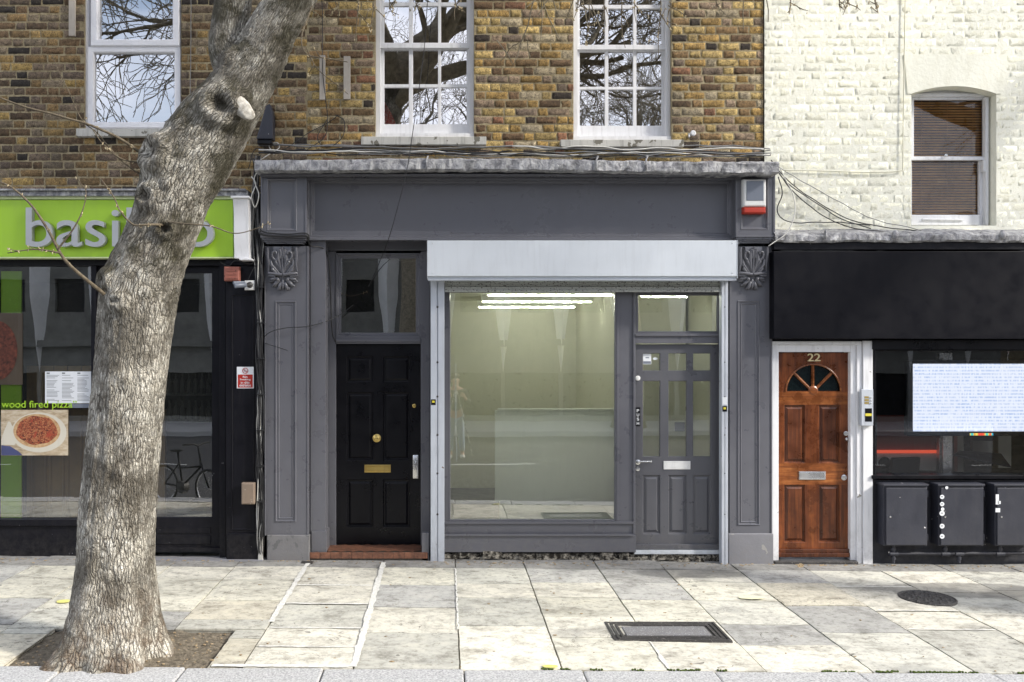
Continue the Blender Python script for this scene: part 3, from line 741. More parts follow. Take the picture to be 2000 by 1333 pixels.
def panel_door(parent, a, b, t, u, Y, panels, mat, matp, label, panes=(), thick=.05, prof=None, pmat=None, rails=None, bev=.0015):
    m = MB(); holes = [(X(p[0],Y),X(p[1],Y),Z(p[3],Y),Z(p[2],Y)) for p in panels]
    ph = [(X(p[0],Y),X(p[1],Y),Z(p[3],Y),Z(p[2],Y)) for p in panes]
    x0, x1, z0, z1 = X(a,Y), X(b,Y), Z(u,Y), Z(t,Y)
    m.sheet(x0, x1, z0, z1, Y, holes+ph)
    if rails:
        for f_i, f in enumerate(m.f):
            c = np.mean([m.v[k] for k in f], axis=0)
            if any(X(r[0],Y) < c[0] < X(r[1],Y) and Z(r[3],Y) < c[2] < Z(r[2],Y) for r in rails): m.m[f_i] = 2
    m.quad((x0,Y,z0),(x0,Y+thick,z0),(x0,Y+thick,z1),(x0,Y,z1)); m.quad((x1,Y,z0),(x1,Y,z1),(x1,Y+thick,z1),(x1,Y+thick,z0))
    for h in holes:
        m.mi = 0; m.ring(*h, [(0,Y),(.005,Y+.004),(.010,Y+.016)], cap=False)
        m.mi = 1; m.ring(h[0]+.010, h[1]-.010, h[2]+.010, h[3]-.010, [(0,Y+.016),(.012,Y+.018),(.03,Y+.006),(.034,Y+.004)])
    m.mi = 0
    for h in ph: m.ring(*h, [(0,Y),(.006,Y+.008),(.006,Y+.03)], cap=False)
    o = part('door', m, [mat, matp, pmat or mat], parent, label)
    return o, ph
dB, _ = panel_door(bB, 657.5, 821, 673, 1063, YD, [(677,729,696,748),(748,801,696,748),(677,729,766,900),(748,801,766,900),(677,729,937,1030),(748,801,937,1030)], M_black, M_black, 'black six-panel entrance door')
m = MB(); m.lathe(P(736,856,YD), [(0,.044),(-.008,.044),(-.012,.032),(-.02,.016),(-.035,.014),(-.045,.028),(-.06,.030),(-.068,.016),(-.07,.0)]); part('door_knob', m, M_brass, dB, smooth=True, sharp=40)
def letterbox(parent, a, b, t, u, Y, mat, inner=None):
    m = MB(); m.pring(a, b, t, u, Y, [(0,Y+.001),(0,Y-.008),(.012,Y-.010),(.016,Y-.004),(.018,Y-.004)], cap=False)
    m.pring(a+3, b-3, t+3, u-3, Y, [(0,Y-.004),(.003,Y-.008),(.012,Y-.008)]); part('letterbox', m, mat, parent)
letterbox(dB, 712, 763, 908, 923, YD, M_brass)
m = MB(); m.lathe(P(809,793,YD), [(0,.021),(-.01,.021),(-.014,.014),(-.012,0)]); part('lock', m, M_brass, dB, smooth=True, sharp=40)
m = MB(); m.pring(806.5,817,889,935,YD,[(0,YD+.001),(0,YD-.006),(.004,YD-.009)]); m.lathe(P(812,918,YD-.009), [(0,.012),(-.012,.012),(-.014,0)]); m.tube([P(812,900,YD-.012), P(812,912,YD-.03), P(812,924,YD-.012)], .005, 6); part('lock_plate', m, M_chrome, dB, smooth=True, sharp=40)
room(bB, X(600,YD), X(842,YD), YD+.12, 2.6, -.02, Z(470,YD), [M_inblack, M_inblack, M_inblack], 'hallway')
# tiled step ---------------------------------------------------------------
m = MB(); zs_ = Z(1079,.0); m.box(X(604,0), X(836,0), -.0, YD+.05, -.1, zs_-.008); st = part('doorstep', m, M_tile_dark, bB, 'red tiled doorstep')
m = MB(); tw = .108; x = X(605,0)
k = 0
while x < X(835,0)-.02:
    xe = min(x+tw, X(835.5,0)); m.box(x+.002, xe-.002, -.012, .0, zs_-.062, zs_); x = xe
nx = 14
for i in range(-4, nx):          # diagonal tiles on top
    for j in range(-2, 9):
        cx = X(605,0)+.075+(i+j)*.085*.72; cy = .06+(i-j)*.085*.5-.0
        h = .055
        if X(605,0)+.05 < cx < X(835,0)-.05 and .03 < cy < YD-.04:
            n_ = len(m.v); m.v += [(cx-h,cy,zs_+.001),(cx,cy-h*.72,zs_+.001),(cx+h,cy,zs_+.001),(cx,cy+h*.72,zs_+.001)]; m.face(n_, n_+1, n_+2, n_+3)
part('tile', m, M_tile, st)

# shop window and door ------------------------------------------------------
YW = .10
m = MB()
gw = (X(877,YW), X(1203,YW), Z(1018,YW), Z(569,YW))
m.sheet(X(868,YW), X(1241,YW), Z(1046,YW), Z(552,YW), YW, [gw])
m.ring(*gw, [(0,YW),(.006,YW-.006),(.014,YW+.01),(.014,YW+.04)], cap=False)
m.pbox(868,1242,1046,1079,YW-.035,YW+.1)
m.pbox(868,1238,1044,1048,YW-.055,YW-.036)
m.pbox(868,1238,1019,1024,YW-.02,YW-.001)
m.pbox(1237,1241.5,560,1044,YW-.018,YW-.001); m.pbox(1204,1209,569,1018,YW-.008,YW-.001)
# head and door-side frame
m.box(X(1241.5,YW), X(1410,YW), YW, YW+.08, Z(572,YW), Z(552,YW))
m.box(X(1406,YW), X(1426,YW), YW-.02, YW+.08, -.06, Z(552,YW))
m.pbox(1241.5,1406,655,671,YW-.012,YW+.08); m.pbox(1241.5,1406,652,657,YW-.03,YW-.013)
sw = part('shop_window', m, M_grey, bB, 'large shop window frame', bevel=.002)
g = MB(); g.quad((gw[0]-.01,YW+.03,gw[2]-.01),(gw[1]+.01,YW+.03,gw[2]-.01),(gw[1]+.01,YW+.03,gw[3]+.01),(gw[0]-.01,YW+.03,gw[3]+.01)); part('pane', g, G_shop, sw, fix=False)
m = MB(); Yt = YW+.01; m.pring(1241.5,1406,572,653,Yt,[(0,Yt),(.024,Yt),(.030,Yt+.012),(.030,Yt+.03)],cap=False); t2 = part('transom_window', m, M_grey, bB, 'glazed light over the grey shop door', bevel=.001)
g = MB(); g.quad(P(1243,652,Yt+.02),P(1405,652,Yt+.02),P(1405,573,Yt+.02),P(1243,573,Yt+.02)); part('pane', g, G_shop, t2, fix=False)
Yd = YW+.03
cols = [(1255,1290),(1305,1342),(1353,1389)]
dS, ph = panel_door(bB, 1241, 1405, 673, 1064, Yd, [(a,b,928,1044) for a, b in cols], M_grey2, M_grey2, 'grey glazed shop door', panes=[(a,b,690,725) for a,b in cols]+[(a,b,744,893) for a,b in cols])
g = MB()
for h in ph: g.quad((h[0]+.003,Yd+.028,h[2]+.003),(h[1]-.003,Yd+.028,h[2]+.003),(h[1]-.003,Yd+.028,h[3]-.003),(h[0]+.003,Yd+.028,h[3]-.003))
part('pane', g, G_shop, dS, fix=False)
letterbox(dS, 1296, 1348, 901, 917, Yd, M_alarmw)
m = MB(); m.lathe(P(1245.5,903,Yd), [(0,.027),(-.008,.027),(-.012,.014),(-.03,.010)]); m.tube([P(1246,903,Yd-.03),P(1249,902,Yd-.045),P(1273,902,Yd-.045)], .0085, 10); part('door_handle', m, M_chrome, dS, smooth=True, sharp=40)
m = MB(); m.lathe(P(1245.5,916,Yd), [(0,.023),(-.008,.023),(-.010,.006),(-.002,0)]); part('keyhole', m, M_chrome, dS, smooth=True, sharp=40)
m = MB(); m.lathe(P(1245.5,739,Yd), [(0,.026),(-.010,.026),(-.014,.014),(-.012,0)]); part('lock', m, M_alarmw, dS, smooth=True, sharp=40)
m = MB(); m.pbox(1240,1407,1064,1074,Yd-.04,Yd+.05); part('weather_bar', m, M_grey2, dS, bevel=.004)
m = MB(); m.pbox(1239,1407,1075,1083,Yd-.05,Yd+.05); part('threshold', m, M_silver, bB, 'aluminium threshold of the shop door', bevel=.002)

# text helper
def text_mesh(s, x, z, Y, w, h, mat, parent=None, name='lettering', ext=.001, bold=0.0, vertical=False, space=1.0, italic=0):
    cu = bpy.data.curves.new('t', 'FONT'); cu.body = s; cu.extrude = ext; cu.offset = bold; cu.space_character = space; cu.space_line = .8; cu.align_x = 'CENTER' if vertical else 'LEFT'
    to = bpy.data.objects.new('t', cu); COL.objects.link(to); bpy.context.view_layer.update()
    me = bpy.data.meshes.new_from_object(to.evaluated_get(bpy.context.evaluated_depsgraph_get()))
    bpy.data.objects.remove(to)
    co = np.array([v.co for v in me.vertices]); mn = co.min(0); mx = co.max(0)
    sx = w/(mx[0]-mn[0]); sz = h/(mx[1]-mn[1])
    off = wloc(parent) if parent is not None else Vector((0,0,0))
    for v in me.vertices:
        c = v.co.copy(); v.co = (x+(c.x-mn[0])*sx-off.x, Y-(c.z)-off.y, z+(c.y-mn[1])*sz-off.z)
    me.materials.clear(); me.materials.append(mat)
    o = bpy.data.objects.new(name, me); COL.objects.link(o)
    if parent is not None: o.parent = parent
    me.update(); return o
push = thing('push_plate', 'black plate reading PUSH vertically on the grey shop door stile', 'sign', P(1245.5,832,Yd))
m = MB(); m.pring(1240.8,1250.5,796,833,Yd,[(0,Yd-.0005),(0,Yd-.002),(.001,Yd-.003)]); part('plate', m, M_black, push)
for i_, ch_ in enumerate('PUSH'): text_mesh(ch_, X(1243.4,Yd), Z(805.5+i_*8.2,Yd), Yd-.0045, .026, .031, M_paper, push, ext=.0006, bold=.02)
m = MB(); m.pring(1256,1272,691,712,Yd+.022,[(0,Yd+.023),(0,Yd+.021)]); m.mi = 1; m.pring(1256.5,1271.5,706,711,Yd+.018,[(0,Yd+.021),(0,Yd+.0195)]); m.pring(1261,1268,698,700,Yd+.018,[(0,Yd+.021),(0,Yd+.0195)])
solo('sticker', m, [M_paper, M_alarmg], 'square white and blue notice on the top left pane of the grey shop door', 'sticker')
m = MB(); m.lathe(P(1280,701,Yd+.022), [(0,.025),(-.002,.025)], n=20)
for i, v in enumerate(m.v): m.v[i] = (v[0], v[1], Z(701,Yd)+(v[2]-Z(701,Yd))*.55)
solo('sticker', m, M_paper, 'small oval white sticker beside the square notice on the shop door', 'sticker')

# crumbling masonry under the window and door
m = MB(); rr = random.Random(4)
m.box(X(869,YW), X(1424,YW), YW+.0, YW+.3, -.1, Z(1081,YW)-.004)
x = X(870,.09)
while x < X(1420,.09):
    w = rr.uniform(.04,.20); h = rr.uniform(.015,.06) if x < X(1236,.09) else rr.uniform(.02,.045)
    z = gz(x)+rr.choice([0,.0,.02,.035]); y = rr.uniform(.055,.095)
    n_ = len(m.v); m.box(x, x+w, y, YW-.001, z-.02, z+h)
    for k in range(n_, len(m.v)):
        v = m.v[k]; m.v[k] = (v[0]+rr.uniform(-.01,.01), v[1]+(rr.uniform(-.012,.0) if v[1] < YW-.01 else 0), v[2]+rr.uniform(-.008,.008))
    x += w*rr.uniform(.7,1.0)
part('crumbling_base', m, M_rubble, bB, 'crumbling masonry under the shop window')

# interior of the vacant shop -----------------------------------------------
room(bB, X(868,.2), X(1426,.2), .14, 4.2, .10, Z(548,.2), [M_inwall, M_infloor, M_inwall], 'shop_interior')
m = MB(); m.box(1.97, 2.03, 1.1, 4.19, .11, 2.88); m.box(2.031, 2.95, 1.75, 1.8, .11, 2.88); part('partition', m, M_inwall, bB)
m = MB(); m.box(X(967,.9), 1.94, .9, .96, Z(980,.9), Z(802,.9)); m.box(X(977,.9), 1.94, .92, 1.1, .11, Z(980,.9)-.002)
solo('display_board', m, M_board, 'wide pale board leaning in the vacant shop behind the window', 'board', bevel=.004)
m = MB(); m.box(X(967,.9)+.03, 1.93, .88, .94, Z(802,.9)+.002, Z(802,.9)+.022)
solo('shelf_edge', m, M_board, 'thin white strip along the top of the pale board inside the vacant shop', 'strip')
def ceiling_lamp(x0, x1, y, label):
    t = thing('ceiling_light', label, 'lamp', ((x0+x1)/2, y, 2.78), 'strip lights in the vacant shop')
    m = MB(); m.box(x0, x1, y-.04, y+.04, 2.80, 2.88); part('housing', m, M_board, t)
    m = MB(); m.tube([(x0+.02, y, 2.785), (x1-.02, y, 2.785)], .0028, 8); part('tube', m, E_tube, t)
E_tube = emit('lit_tube', (1,1,.88,1), 120)
ceiling_lamp(.45, 1.85, .6, 'lit strip light on the vacant shop ceiling, nearest the window')
ceiling_lamp(.45, 1.85, 2.0, 'lit strip light on the vacant shop ceiling, second from the window')
ceiling_lamp(.45, 1.85, 3.4, 'lit strip light on the vacant shop ceiling, deepest in the room')
ceiling_lamp(2.2, 2.75, .9, 'short lit strip light inside above the grey shop door')
m = MB(); yy = 1.735; xs_, zs2 = X(1328,yy), Z(834,yy); m.box(xs_-.06, xs_+.06, yy, 1.749, zs2-.055, zs2+.055); m.box(xs_-.03, xs_+.03, yy-.012, yy-.001, zs2-.025, zs2+.025)
solo('wall_socket', m, M_ingrey, 'small dark square switch on the back wall seen through the grey shop door', 'switch', bevel=.004)
rr = random.Random(3)
for k, lb in enumerate(['loose white paper on the vacant shop floor closest to the glass', 'loose white paper on the vacant shop floor behind the closest one', 'loose white paper on the vacant shop floor furthest from the glass']):
    m = MB(); cx, cy = .25+.03*k, .45+k*.28; a = .1+.2*k
    c = [(cx+u*math.cos(a)-v*math.sin(a), cy+u*math.sin(a)+v*math.cos(a)) for u, v in ((-.10,-.07),(.10,-.07),(.10,.07),(-.10,.07))]
    n_ = len(m.v); m.v += [(p[0],p[1],.166) for p in c]+[(p[0],p[1],.170) for p in c]; m.face(n_,n_+1,n_+2,n_+3); m.face(n_+4,n_+5,n_+6,n_+7)
    for j in range(4): m.face(n_+j, n_+(j+1)%4, n_+4+(j+1)%4, n_+4+j)
    solo('sheet_of_paper', m, M_paper, lb, 'paper', 'papers on the shop floor')

# roller shutter ------------------------------------------------------------
rs = thing('roller_shutter', 'rolled-up silver roller shutter box and rails around the vacant shop window', 'shutter', (X(1140), -.1, 0))
Ysh = -.22
m = MB(); x0, x1 = X(835,Ysh), X(1440,Ysh)
z1_, z0_ = Z(470,Ysh), Z(540,Ysh)
m.xprism([(Ysh, z0_), (Ysh, z1_), (.0, z1_), (.0, z0_-.03), (Ysh+.03, z0_-.03), (Ysh+.03, z0_)], x0, x1)
part('housing', m, M_silver, rs, bevel=.004)
m = MB()
for px in (845, 1430):
    for py in (476, 534): m.lathe(P(px,py,Ysh-.0005), [(0,.006),(-.003,.005),(-.004,0)], n=8)
parts('rivet', m, M_chrome, rs)
m = MB(); m.box(x0+.004, x1-.004, Ysh+.012, Ysh+.10, z0_-.040, z0_-.0305); part('lower_lip', m, M_rail, rs)
m = MB(); m.box(x0-.004, x0-.0005, Ysh-.004, .0, z0_-.02, z1_+.004); m.box(x1+.0005, x1+.004, Ysh-.004, .0, z0_-.02, z1_+.004); parts('end_plate', m, M_silver, rs, bevel=.001)
Yr = -.03
for a, b, bot in ((841, 868, 1096), (1409.5, 1422, 1103)):
    m = MB(); xa_, xb_ = X(a,Yr), X(b,Yr); zt_ = z0_-.03; zb_ = gz((xa_+xb_)/2)-.01
    w = xb_-xa_
    m.box(xa_, xa_+w*.46, Yr, .06, zb_, zt_); m.box(xa_+w*.54, xb_, Yr, .06, zb_, zt_); m.box(xa_+w*.46, xa_+w*.54, Yr+.012, .06, zb_, zt_)
    gr_ = part('guide_rail', m, M_rail, rs, bevel=.003)
    m = MB()
    for pz in (1005, 925, 850, 775, 708, 600):
        if a < 900: m.lathe(((xa_+xb_)/2, Yr, Z(pz,Yr)), [(0,.011),(-.004,.009),(-.006,0)], n=10)
        else: m.lathe(((xa_+xb_)/2, Yr, Z(pz,Yr)), [(0,.006),(-.004,.005),(-.005,0)], n=10)
    parts('bolt', m, M_iron, gr_, smooth=True)
m = MB(); m.box(X(869,.0), X(1409,.0), .0, .02, Z(570,0), Z(561,0)); m.box(X(869,.02), X(1409,.02), .021, .045, Z(561,0), Z(549,0))
for k in range(3): m.tube([P(869,551+k*3.6,.018), P(1409,551+k*3.6,.018)], .0075, 6)
m.box(X(869,-.01), X(1409,-.01), -.012, -.0005, Z(571,0), Z(567,0))
part('bottom_bar', m, M_bar, rs, bevel=.002)
for px, py, lb in ((846.5,786,'small yellow and black sticker on the left shutter rail'), (1415.5,799,'small yellow and black sticker on the right shutter rail')):
    m = MB(); m.pring(px-4.5,px+4.5,py-5.5,py+5.5,Yr-.001,[(0,Yr-.0005),(0,Yr-.002)]); m.mi = 1; m.pring(px-2.5,px+2.5,py-3,py+1,Yr-.003,[(0,Yr-.002),(0,Yr-.003)])
    solo('sticker', m, [M_black, M_stick_y], lb, 'sticker')
m = MB(); m.pring(1411,1420,776,791,Yr-.001,[(0,Yr-.0005),(0,Yr-.002)]); solo('sticker', m, M_paper, 'worn white sticker above the yellow one on the right shutter rail', 'sticker')

# alarm box
al = thing('alarm_box', 'white and grey burglar alarm box with red base on the right fascia end box', 'alarm', P(1474,416,Ybx))
Ya = Ybx-.07
m = MB(); m.pring(1452,1497,350,404,Ya,[(0,Ybx+.012),(0,Ya+.02),(.012,Ya),(.03,Ya)], cap=True); part('housing', m, M_alarmw, al, bevel=.006)
m = MB(); m.pring(1458,1491.5,354,392,Ya-.003,[(0,Ya-.0005),(0,Ya-.004),(.004,Ya-.006)]); part('front_panel', m, M_alarmg, al)
m = MB(); m.pring(1452.5,1496.5,404.6,417,Ya,[(.0,Ybx+.012),(0,Ya+.02),(.010,Ya+.002),(.02,Ya+.002)]); part('strobe_lens', m, M_red, al, bevel=.004)

# ---------------------------------------------------------------- painted building shopfront
m = MB(); Yl = -.13
lumpy(m, X(1514,Yl), XR, [(YC, Z(470,Yl)-.01), (Yl+.02, Z(470,Yl)-.01), (Yl, Z(468,Yl)), (Yl-.004, Z(458,Yl)), (Yl+.03, Z(453,Yl)), (YC-.003, Z(447,Yl)+.03)], n=220, amp=.012, seed=5, sag=lambda x: -.012*math.sin((x-3.2)*3.2)**2)
part('ledge', m, M_lead, bC, 'lead-dressed ledge above the black fascia', smooth=True, sharp=40)
m = MB()
for px in (1612, 1748, 1958):
    m.ellipsoid(P(px,459,Yl-.005), .032 if px > 1700 else .012, .03, .05, 10, 8)
parts('lead_lump', m, M_lead, bC, smooth=True)
m = MB(); m.box(X(1512,-.09), XR, -.085, YC-.004, Z(488,-.085), Z(470,Yl)-.012); part('fascia_top_board', m, M_blackA, bC, bevel=.004)
m = MB(); Yb = -.12; m.box(X(1511,Yb), XR, Yb, YC-.006, Z(662,Yb), Z(491,Yb)); part('fascia_board', m, M_fasciaC, bC, 'plain black fascia board', bevel=.006)
m = MB(); m.box(X(1704,.0), XR, .0, .12, Z(683,0), Z(664,Yb)-.004); m.box(X(1509,.03), X(1704,0)-.001, .03, .12, Z(668,.03), Z(662,Yb)+.01); part('window_head', m, M_black, bC)
# white door frame
Yg = .03
m = MB(); ztop = Z(664,Yg)
m.box(X(1508,Yg), X(1521,Yg), Yg, .2, -.08, Z(674,Yg)); m.box(X(1508,Yg)-.004, X(1682,Yg), Yg-.012, .2, Z(674,Yg)+.001, Z(667,Yg))
m.box(X(1521,Yg)+.001, X(1662,Yg), Yg+.012, .2, Z(688,Yg), Z(674,Yg)-.001)
m.box(X(1662,Yg)+.001, X(1673,Yg), Yg+.012, .2, -.08, Z(674,Yg)); m.box(X(1673,Yg)+.001, X(1683,Yg), Yg-.005, .2, -.08, Z(674,Yg))
m.box(X(1684,Yg), X(1703,Yg), Yg-.02, .2, -.08, Z(666,Yg))
wf = part('door_frame', m, M_white, bC, 'white timber frame around the brown door', bevel=.004)
Yv = .10
cxp, cyp, rad = 1588.5, 765.5, 55
dC, _ = panel_door(bC, 1520.5, 1658, 689, 1072, Yv, [(1531,1573,791,905),(1599,1641,791,905),(1531,1573,947,1060),(1599,1641,947,1060)], M_wood, M_woodp, 'varnished brown door with a fanlight', panes=[(cxp-rad,cxp+rad,cyp-rad,cyp)], pmat=M_woodh, rails=[(1521,1658,767,790),(1521,1658,906,946)])
# fanlight: spandrels, rim, glass and three glazing bars
m = MB(); n = 28; hx0, hx1, hz1, hz0 = X(cxp-rad,Yv), X(cxp+rad,Yv), Z(cyp-rad,Yv), Z(cyp,Yv); cx, cz = X(cxp,Yv), Z(cyp,Yv); rw = rad*(Yv-EY)/F
arc = [(cx+rw*math.cos(math.pi*i/n), cz+rw*math.sin(math.pi*i/n)) for i in range(n+1)]
m.prism([(hx1,hz1),(hx1,cz)]+arc[1:n//2+1], Yv+.0, Yv+.03); m.prism([(hx0,hz1)]+arc[n//2:n]+[(hx0,cz)], Yv+.0, Yv+.03)
m.mi = 1
m.tube([(p[0],Yv-.002,p[1]) for p in [(cx+(rw-.008)*math.cos(math.pi*i/n), cz+(rw-.008)*math.sin(math.pi*i/n)) for i in range(n+1)]], .009, 8)
for a in (45, 90, 135):
    d = Vector((math.cos(R(a)),0,math.sin(R(a)))); s = Vector((-d.z,0,d.x)); c0 = Vector((cx,Yv+.006,cz))
    p = [c0+d*.02-s*.013, c0+d*(rw-.01)-s*.013, c0+d*(rw-.01)+s*.013, c0+d*.02+s*.013]
    n_ = len(m.v); m.v += [tuple(q) for q in p]+[(q.x,q.y+.02,q.z) for q in p]; m.face(n_,n_+1,n_+2,n_+3)
    for j in range(4): m.face(n_+j, n_+4+j, n_+4+(j+1)%4, n_+(j+1)%4)
    m.tube([c0+d*.02-Vector((0,.002,0)), c0+d*(rw-.01)-Vector((0,.002,0))], .005, 6)
m.lathe((cx,Yv+.02,cz+.012), [(0,.05),(-.02,.05),(-.028,.035),(-.03,0)], n=20)
part('fanlight', m, [M_wood, M_woodh], dC, 'semicircular fanlight with three bars')
g = MB(); g.quad((hx0,Yv+.024,hz0),(hx1,Yv+.024,hz0),(hx1,Yv+.024,hz1),(hx0,Yv+.024,hz1)); part('pane', g, paint('fanlight_dark_glass', (.004,.008,.009,1), .08, .2, .4, grime=0), dC)
letterbox(dC, 1560, 1612, 921, 937, Yv, M_chrome)
m = MB(); m.lathe(P(1652,847,Yv), [(0,.024),(-.008,.024),(-.012,.014),(-.01,0)]); m.ellipsoid(P(1653,858,Yv-.02), .014,.018,.016); part('lock', m, M_chrome, dC, smooth=True, sharp=40)
m = MB(); m.lathe(P(1648,933,Yv), [(0,.029),(-.008,.029),(-.012,.020),(-.012,0)]); part('keyhole', m, M_chrome, dC, smooth=True, sharp=40)
M_gilt = paint('gilt_number', (.60,.50,.28,1), .4, .1, .05, grime=.1)
text_mesh('22', X(1577,Yv), Z(706,Yv), Yv-.004, X(1602,Yv)-X(1577,Yv), Z(691,Yv)-Z(706,Yv), M_gilt, dC, 'number', ext=.004, bold=.01)
m = MB(); m.pbox(1520,1660,1073,1080,Yv-.03,Yv+.05); m.pbox(1520,1660,1080.5,1089,Yv-.05,Yv+.05); part('weather_bar', m, M_woodp, dC, bevel=.005)
m = MB(); m.box(X(1513,-.02), X(1676,-.02), -.03, .16, -.08, Z(1097,-.02)); part('threshold', m, M_iron, bC, 'dark worn threshold under the brown door', bevel=.006)
# intercom
ic = thing('intercom', 'grey metal entry intercom with buttons on the white post beside the brown door', 'intercom', P(1694,832,0))
Yi = Yg-.065
m = MB(); m.pring(1682.5,1705.5,761,832,Yi,[(0,Yg-.0205),(0,Yi),(.003,Yi-.002)]); part('housing', m, M_rail, ic, bevel=.002)
m = MB(); m.pring(1689.5,1703,798,824,Yi-.003,[(0,Yi-.0022),(0,Yi-.004)]); part('speaker_grille', m, M_black, ic)
m = MB(); m.pring(1690,1702.5,808,813,Yi-.005,[(0,Yi-.0042),(0,Yi-.006)]); part('name_strip', m, M_stick_y, ic)
m = MB()
for py in (777, 782.5, 788): m.lathe(P(1700.5,py,Yi-.002), [(0,.008),(-.006,.008),(-.008,0)], n=12)
parts('button', m, M_chrome, ic)
m = MB()
for py in (774.5, 780, 785.5): m.pring(1688.5,1697,py,py+4,Yi-.003,[(0,Yi-.0022),(0,Yi-.004)])
parts('name_label', m, M_brass, ic)
# shop window right
Yx = .06
m = MB()
m.box(X(1704,Yx), X(1708,Yx), Yx-.02, Yx+.08, Z(938,Yx), Z(683,Yx)); m.pbox(1704,2430,929,936,Yx-.07,Yx+.08); m.pbox(1708,2430,683,686,Yx,Yx+.06)
swc = part('shop_window', m, M_black, bC, 'wide shop window with black frame', bevel=.003)
g = MB(); g.quad(P(1708,929,Yx+.03),P(2430,929,Yx+.03),P(2430,684,Yx+.03),P(1708,684,Yx+.03)); part('pane', g, G_C, swc, fix=False)
m = MB(); m.box(X(1703.5,Yx-.01), XR, Yx-.01, .3, -.15, Z(937,Yx-.01)-.003); part('stall_riser', m, M_navy, bC, 'dark painted wall below the shop window', bevel=.003)
room(bC, X(1704,.2), XR, .13, 3.6, Z(940,.2), Z(655,.2), [M_inblack, M_inblack, M_ingrey], 'shop_interior')
m = MB(); m.box(X(1704,.2)+.02, X(1842,.9), 1.0, 1.03, Z(925,1.0)-.1, Z(880,1.0)); part('counter', m, M_board, bC)
m = MB(); m.box(X(1704,.2)+.02, X(1842,.9), 1.05, 1.08, Z(880,1.0), Z(812,1.0)); part('back_panel', m, M_redwall, bC)
m = MB(); m.box(X(1704,.2)+.02, X(1842,.9), .98, 1.04, Z(885,1.0), Z(880,1.0)); part('red_light_strip', m, emit('red_led', (1,.12,.05,1), .38), bC)
m = MB(); m.box(X(1842,.3), X(1850,.3), .30, .33, Z(928,.3), Z(700,.3)); m.box(X(1835,.34), X(1860,.34), .34, .40, Z(935,.34), Z(690,.34)); 
m.f = m.f; solo('pole', m, [M_chrome], 'shiny upright pole inside the right-hand shop below the screen', 'pole')
# screen
sc = thing('display_screen', 'large lit white screen with black frame hanging in the right-hand shop window', 'screen', P(1900,850,.14))
Ysn = .16
m = MB(); m.box(X(1772,Ysn), X(2150,Ysn), Ysn+.002, Ysn+.07, Z(852,Ysn), Z(704,Ysn)); part('frame', m, M_black, sc, bevel=.006)
t = NT('lit_screen'); p = t.pos()
def wave(sc_, vec, prof='SIN', d='Z'):
    w = t.n('ShaderNodeTexWave', wave_type='BANDS', bands_direction=d, wave_profile=prof); t.l(vec, w.inputs[0]); w.inputs['Scale'].default_value = sc_; return w.outputs['Fac']
rows = wave(9, p); colsx = t.noise(t.pos((60,1,14)), 1, 2, .6)
c = t.mix(t.math('MULTIPLY', t.ramp(rows, [(.35, 0), (.6, 1)]), t.ramp(colsx, [(.42, .0), (.56, .9)])), (.80,.86,1,1), (.40,.52,.80,1))
c = t.mix(t.ramp(t.noise(t.pos((5,1,9)), 1, 3, .5), [(.3, 0), (.7, .45)]), c, (.80,.84,.95,1))
e = t.n('ShaderNodeEmission'); t.l(c, e.inputs[0]); e.inputs[1].default_value = .72; t.l(e.outputs[0], t.out.inputs[0])
SCREEN_E = e
m = MB(); m.quad(P(1783,843,Ysn), P(2140,843,Ysn), P(2140,711,Ysn), P(1783,711,Ysn)); part('screen', m, t.mat, sc, fix=False)
m = MB()
for px in (1854, 1968): m.tube([P(px,704,Ysn+.03), P(px,694,Ysn+.03), P(px+2.5,690,Ysn+.03), P(px,686,Ysn+.03), P(px-2,688,Ysn+.03)], .004, 6)
parts('hook', m, M_chrome, sc)
m = MB(); m.pbox(1895,1940,846.5,851,Ysn-.006,Ysn+.001); t = NT('colour_led'); cc = t.noise(t.pos((26,1,1)), 1, 1, .5); e = t.n('ShaderNodeEmission'); t.l(t.ramp(cc, [(.35,(.05,.15,.9,1)),(.48,(.05,.7,.5,1)),(.55,(.9,.8,.1,1)),(.65,(.9,.08,.03,1))]), e.inputs[0]); e.inputs[1].default_value = .7; t.l(e.outputs[0], t.out.inputs[0]); part('indicator_light', m, t.mat, sc)
# seat and counter board in the right shop
ch = thing('office_chair', 'black office chair behind the right-hand shop window under the red strip', 'chair', P(1760,926,.6))
m = MB(); m.prism([(X(1738,.6),Z(925,.6)),(X(1794,.6),Z(925,.6)),(X(1797,.6),Z(893,.6)),(X(1742,.6),Z(895,.6))], .58, .64); part('backrest', m, M_rubber, ch, bevel=.012)
m = MB(); m.ellipsoid(P(1728,905,.75), .07,.05,.07); m.box(X(1716,.7), X(1740,.7), .68, .9, Z(926,.7), Z(915,.7)); part('seat', m, M_rubber, ch, smooth=True)
m = MB(); a, b, c_, d = P(1862,888,.45), P(1975,912,.45), P(1955,886,.9), P(1875,880,.9); zz = .012
m.v += [tuple(q) for q in (a,b,c_,d)]+[(q.x,q.y,q.z-zz) for q in (a,b,c_,d)]; m.face(0,1,2,3); m.face(7,6,5,4)
for j in range(4): m.face(j, j+4, (j+1)%4+4, (j+1)%4)
solo('counter_board', m, M_meter, 'slanted dark grey board inside the right-hand shop, below the screen', 'board')
m = MB(); m.box(X(1868,.9), X(1880,.9), .88, .95, Z(930,.9), Z(850,.9)); m.box(X(1950,1.2), X(1975,1.2), 1.2, 1.3, Z(932,1.2), Z(850,1.2)); m.box(X(1900,1.5),X(1945,1.5),1.5,1.55,Z(900,1.5),Z(862,1.5))
parts('counter', m, M_inwall, bC)
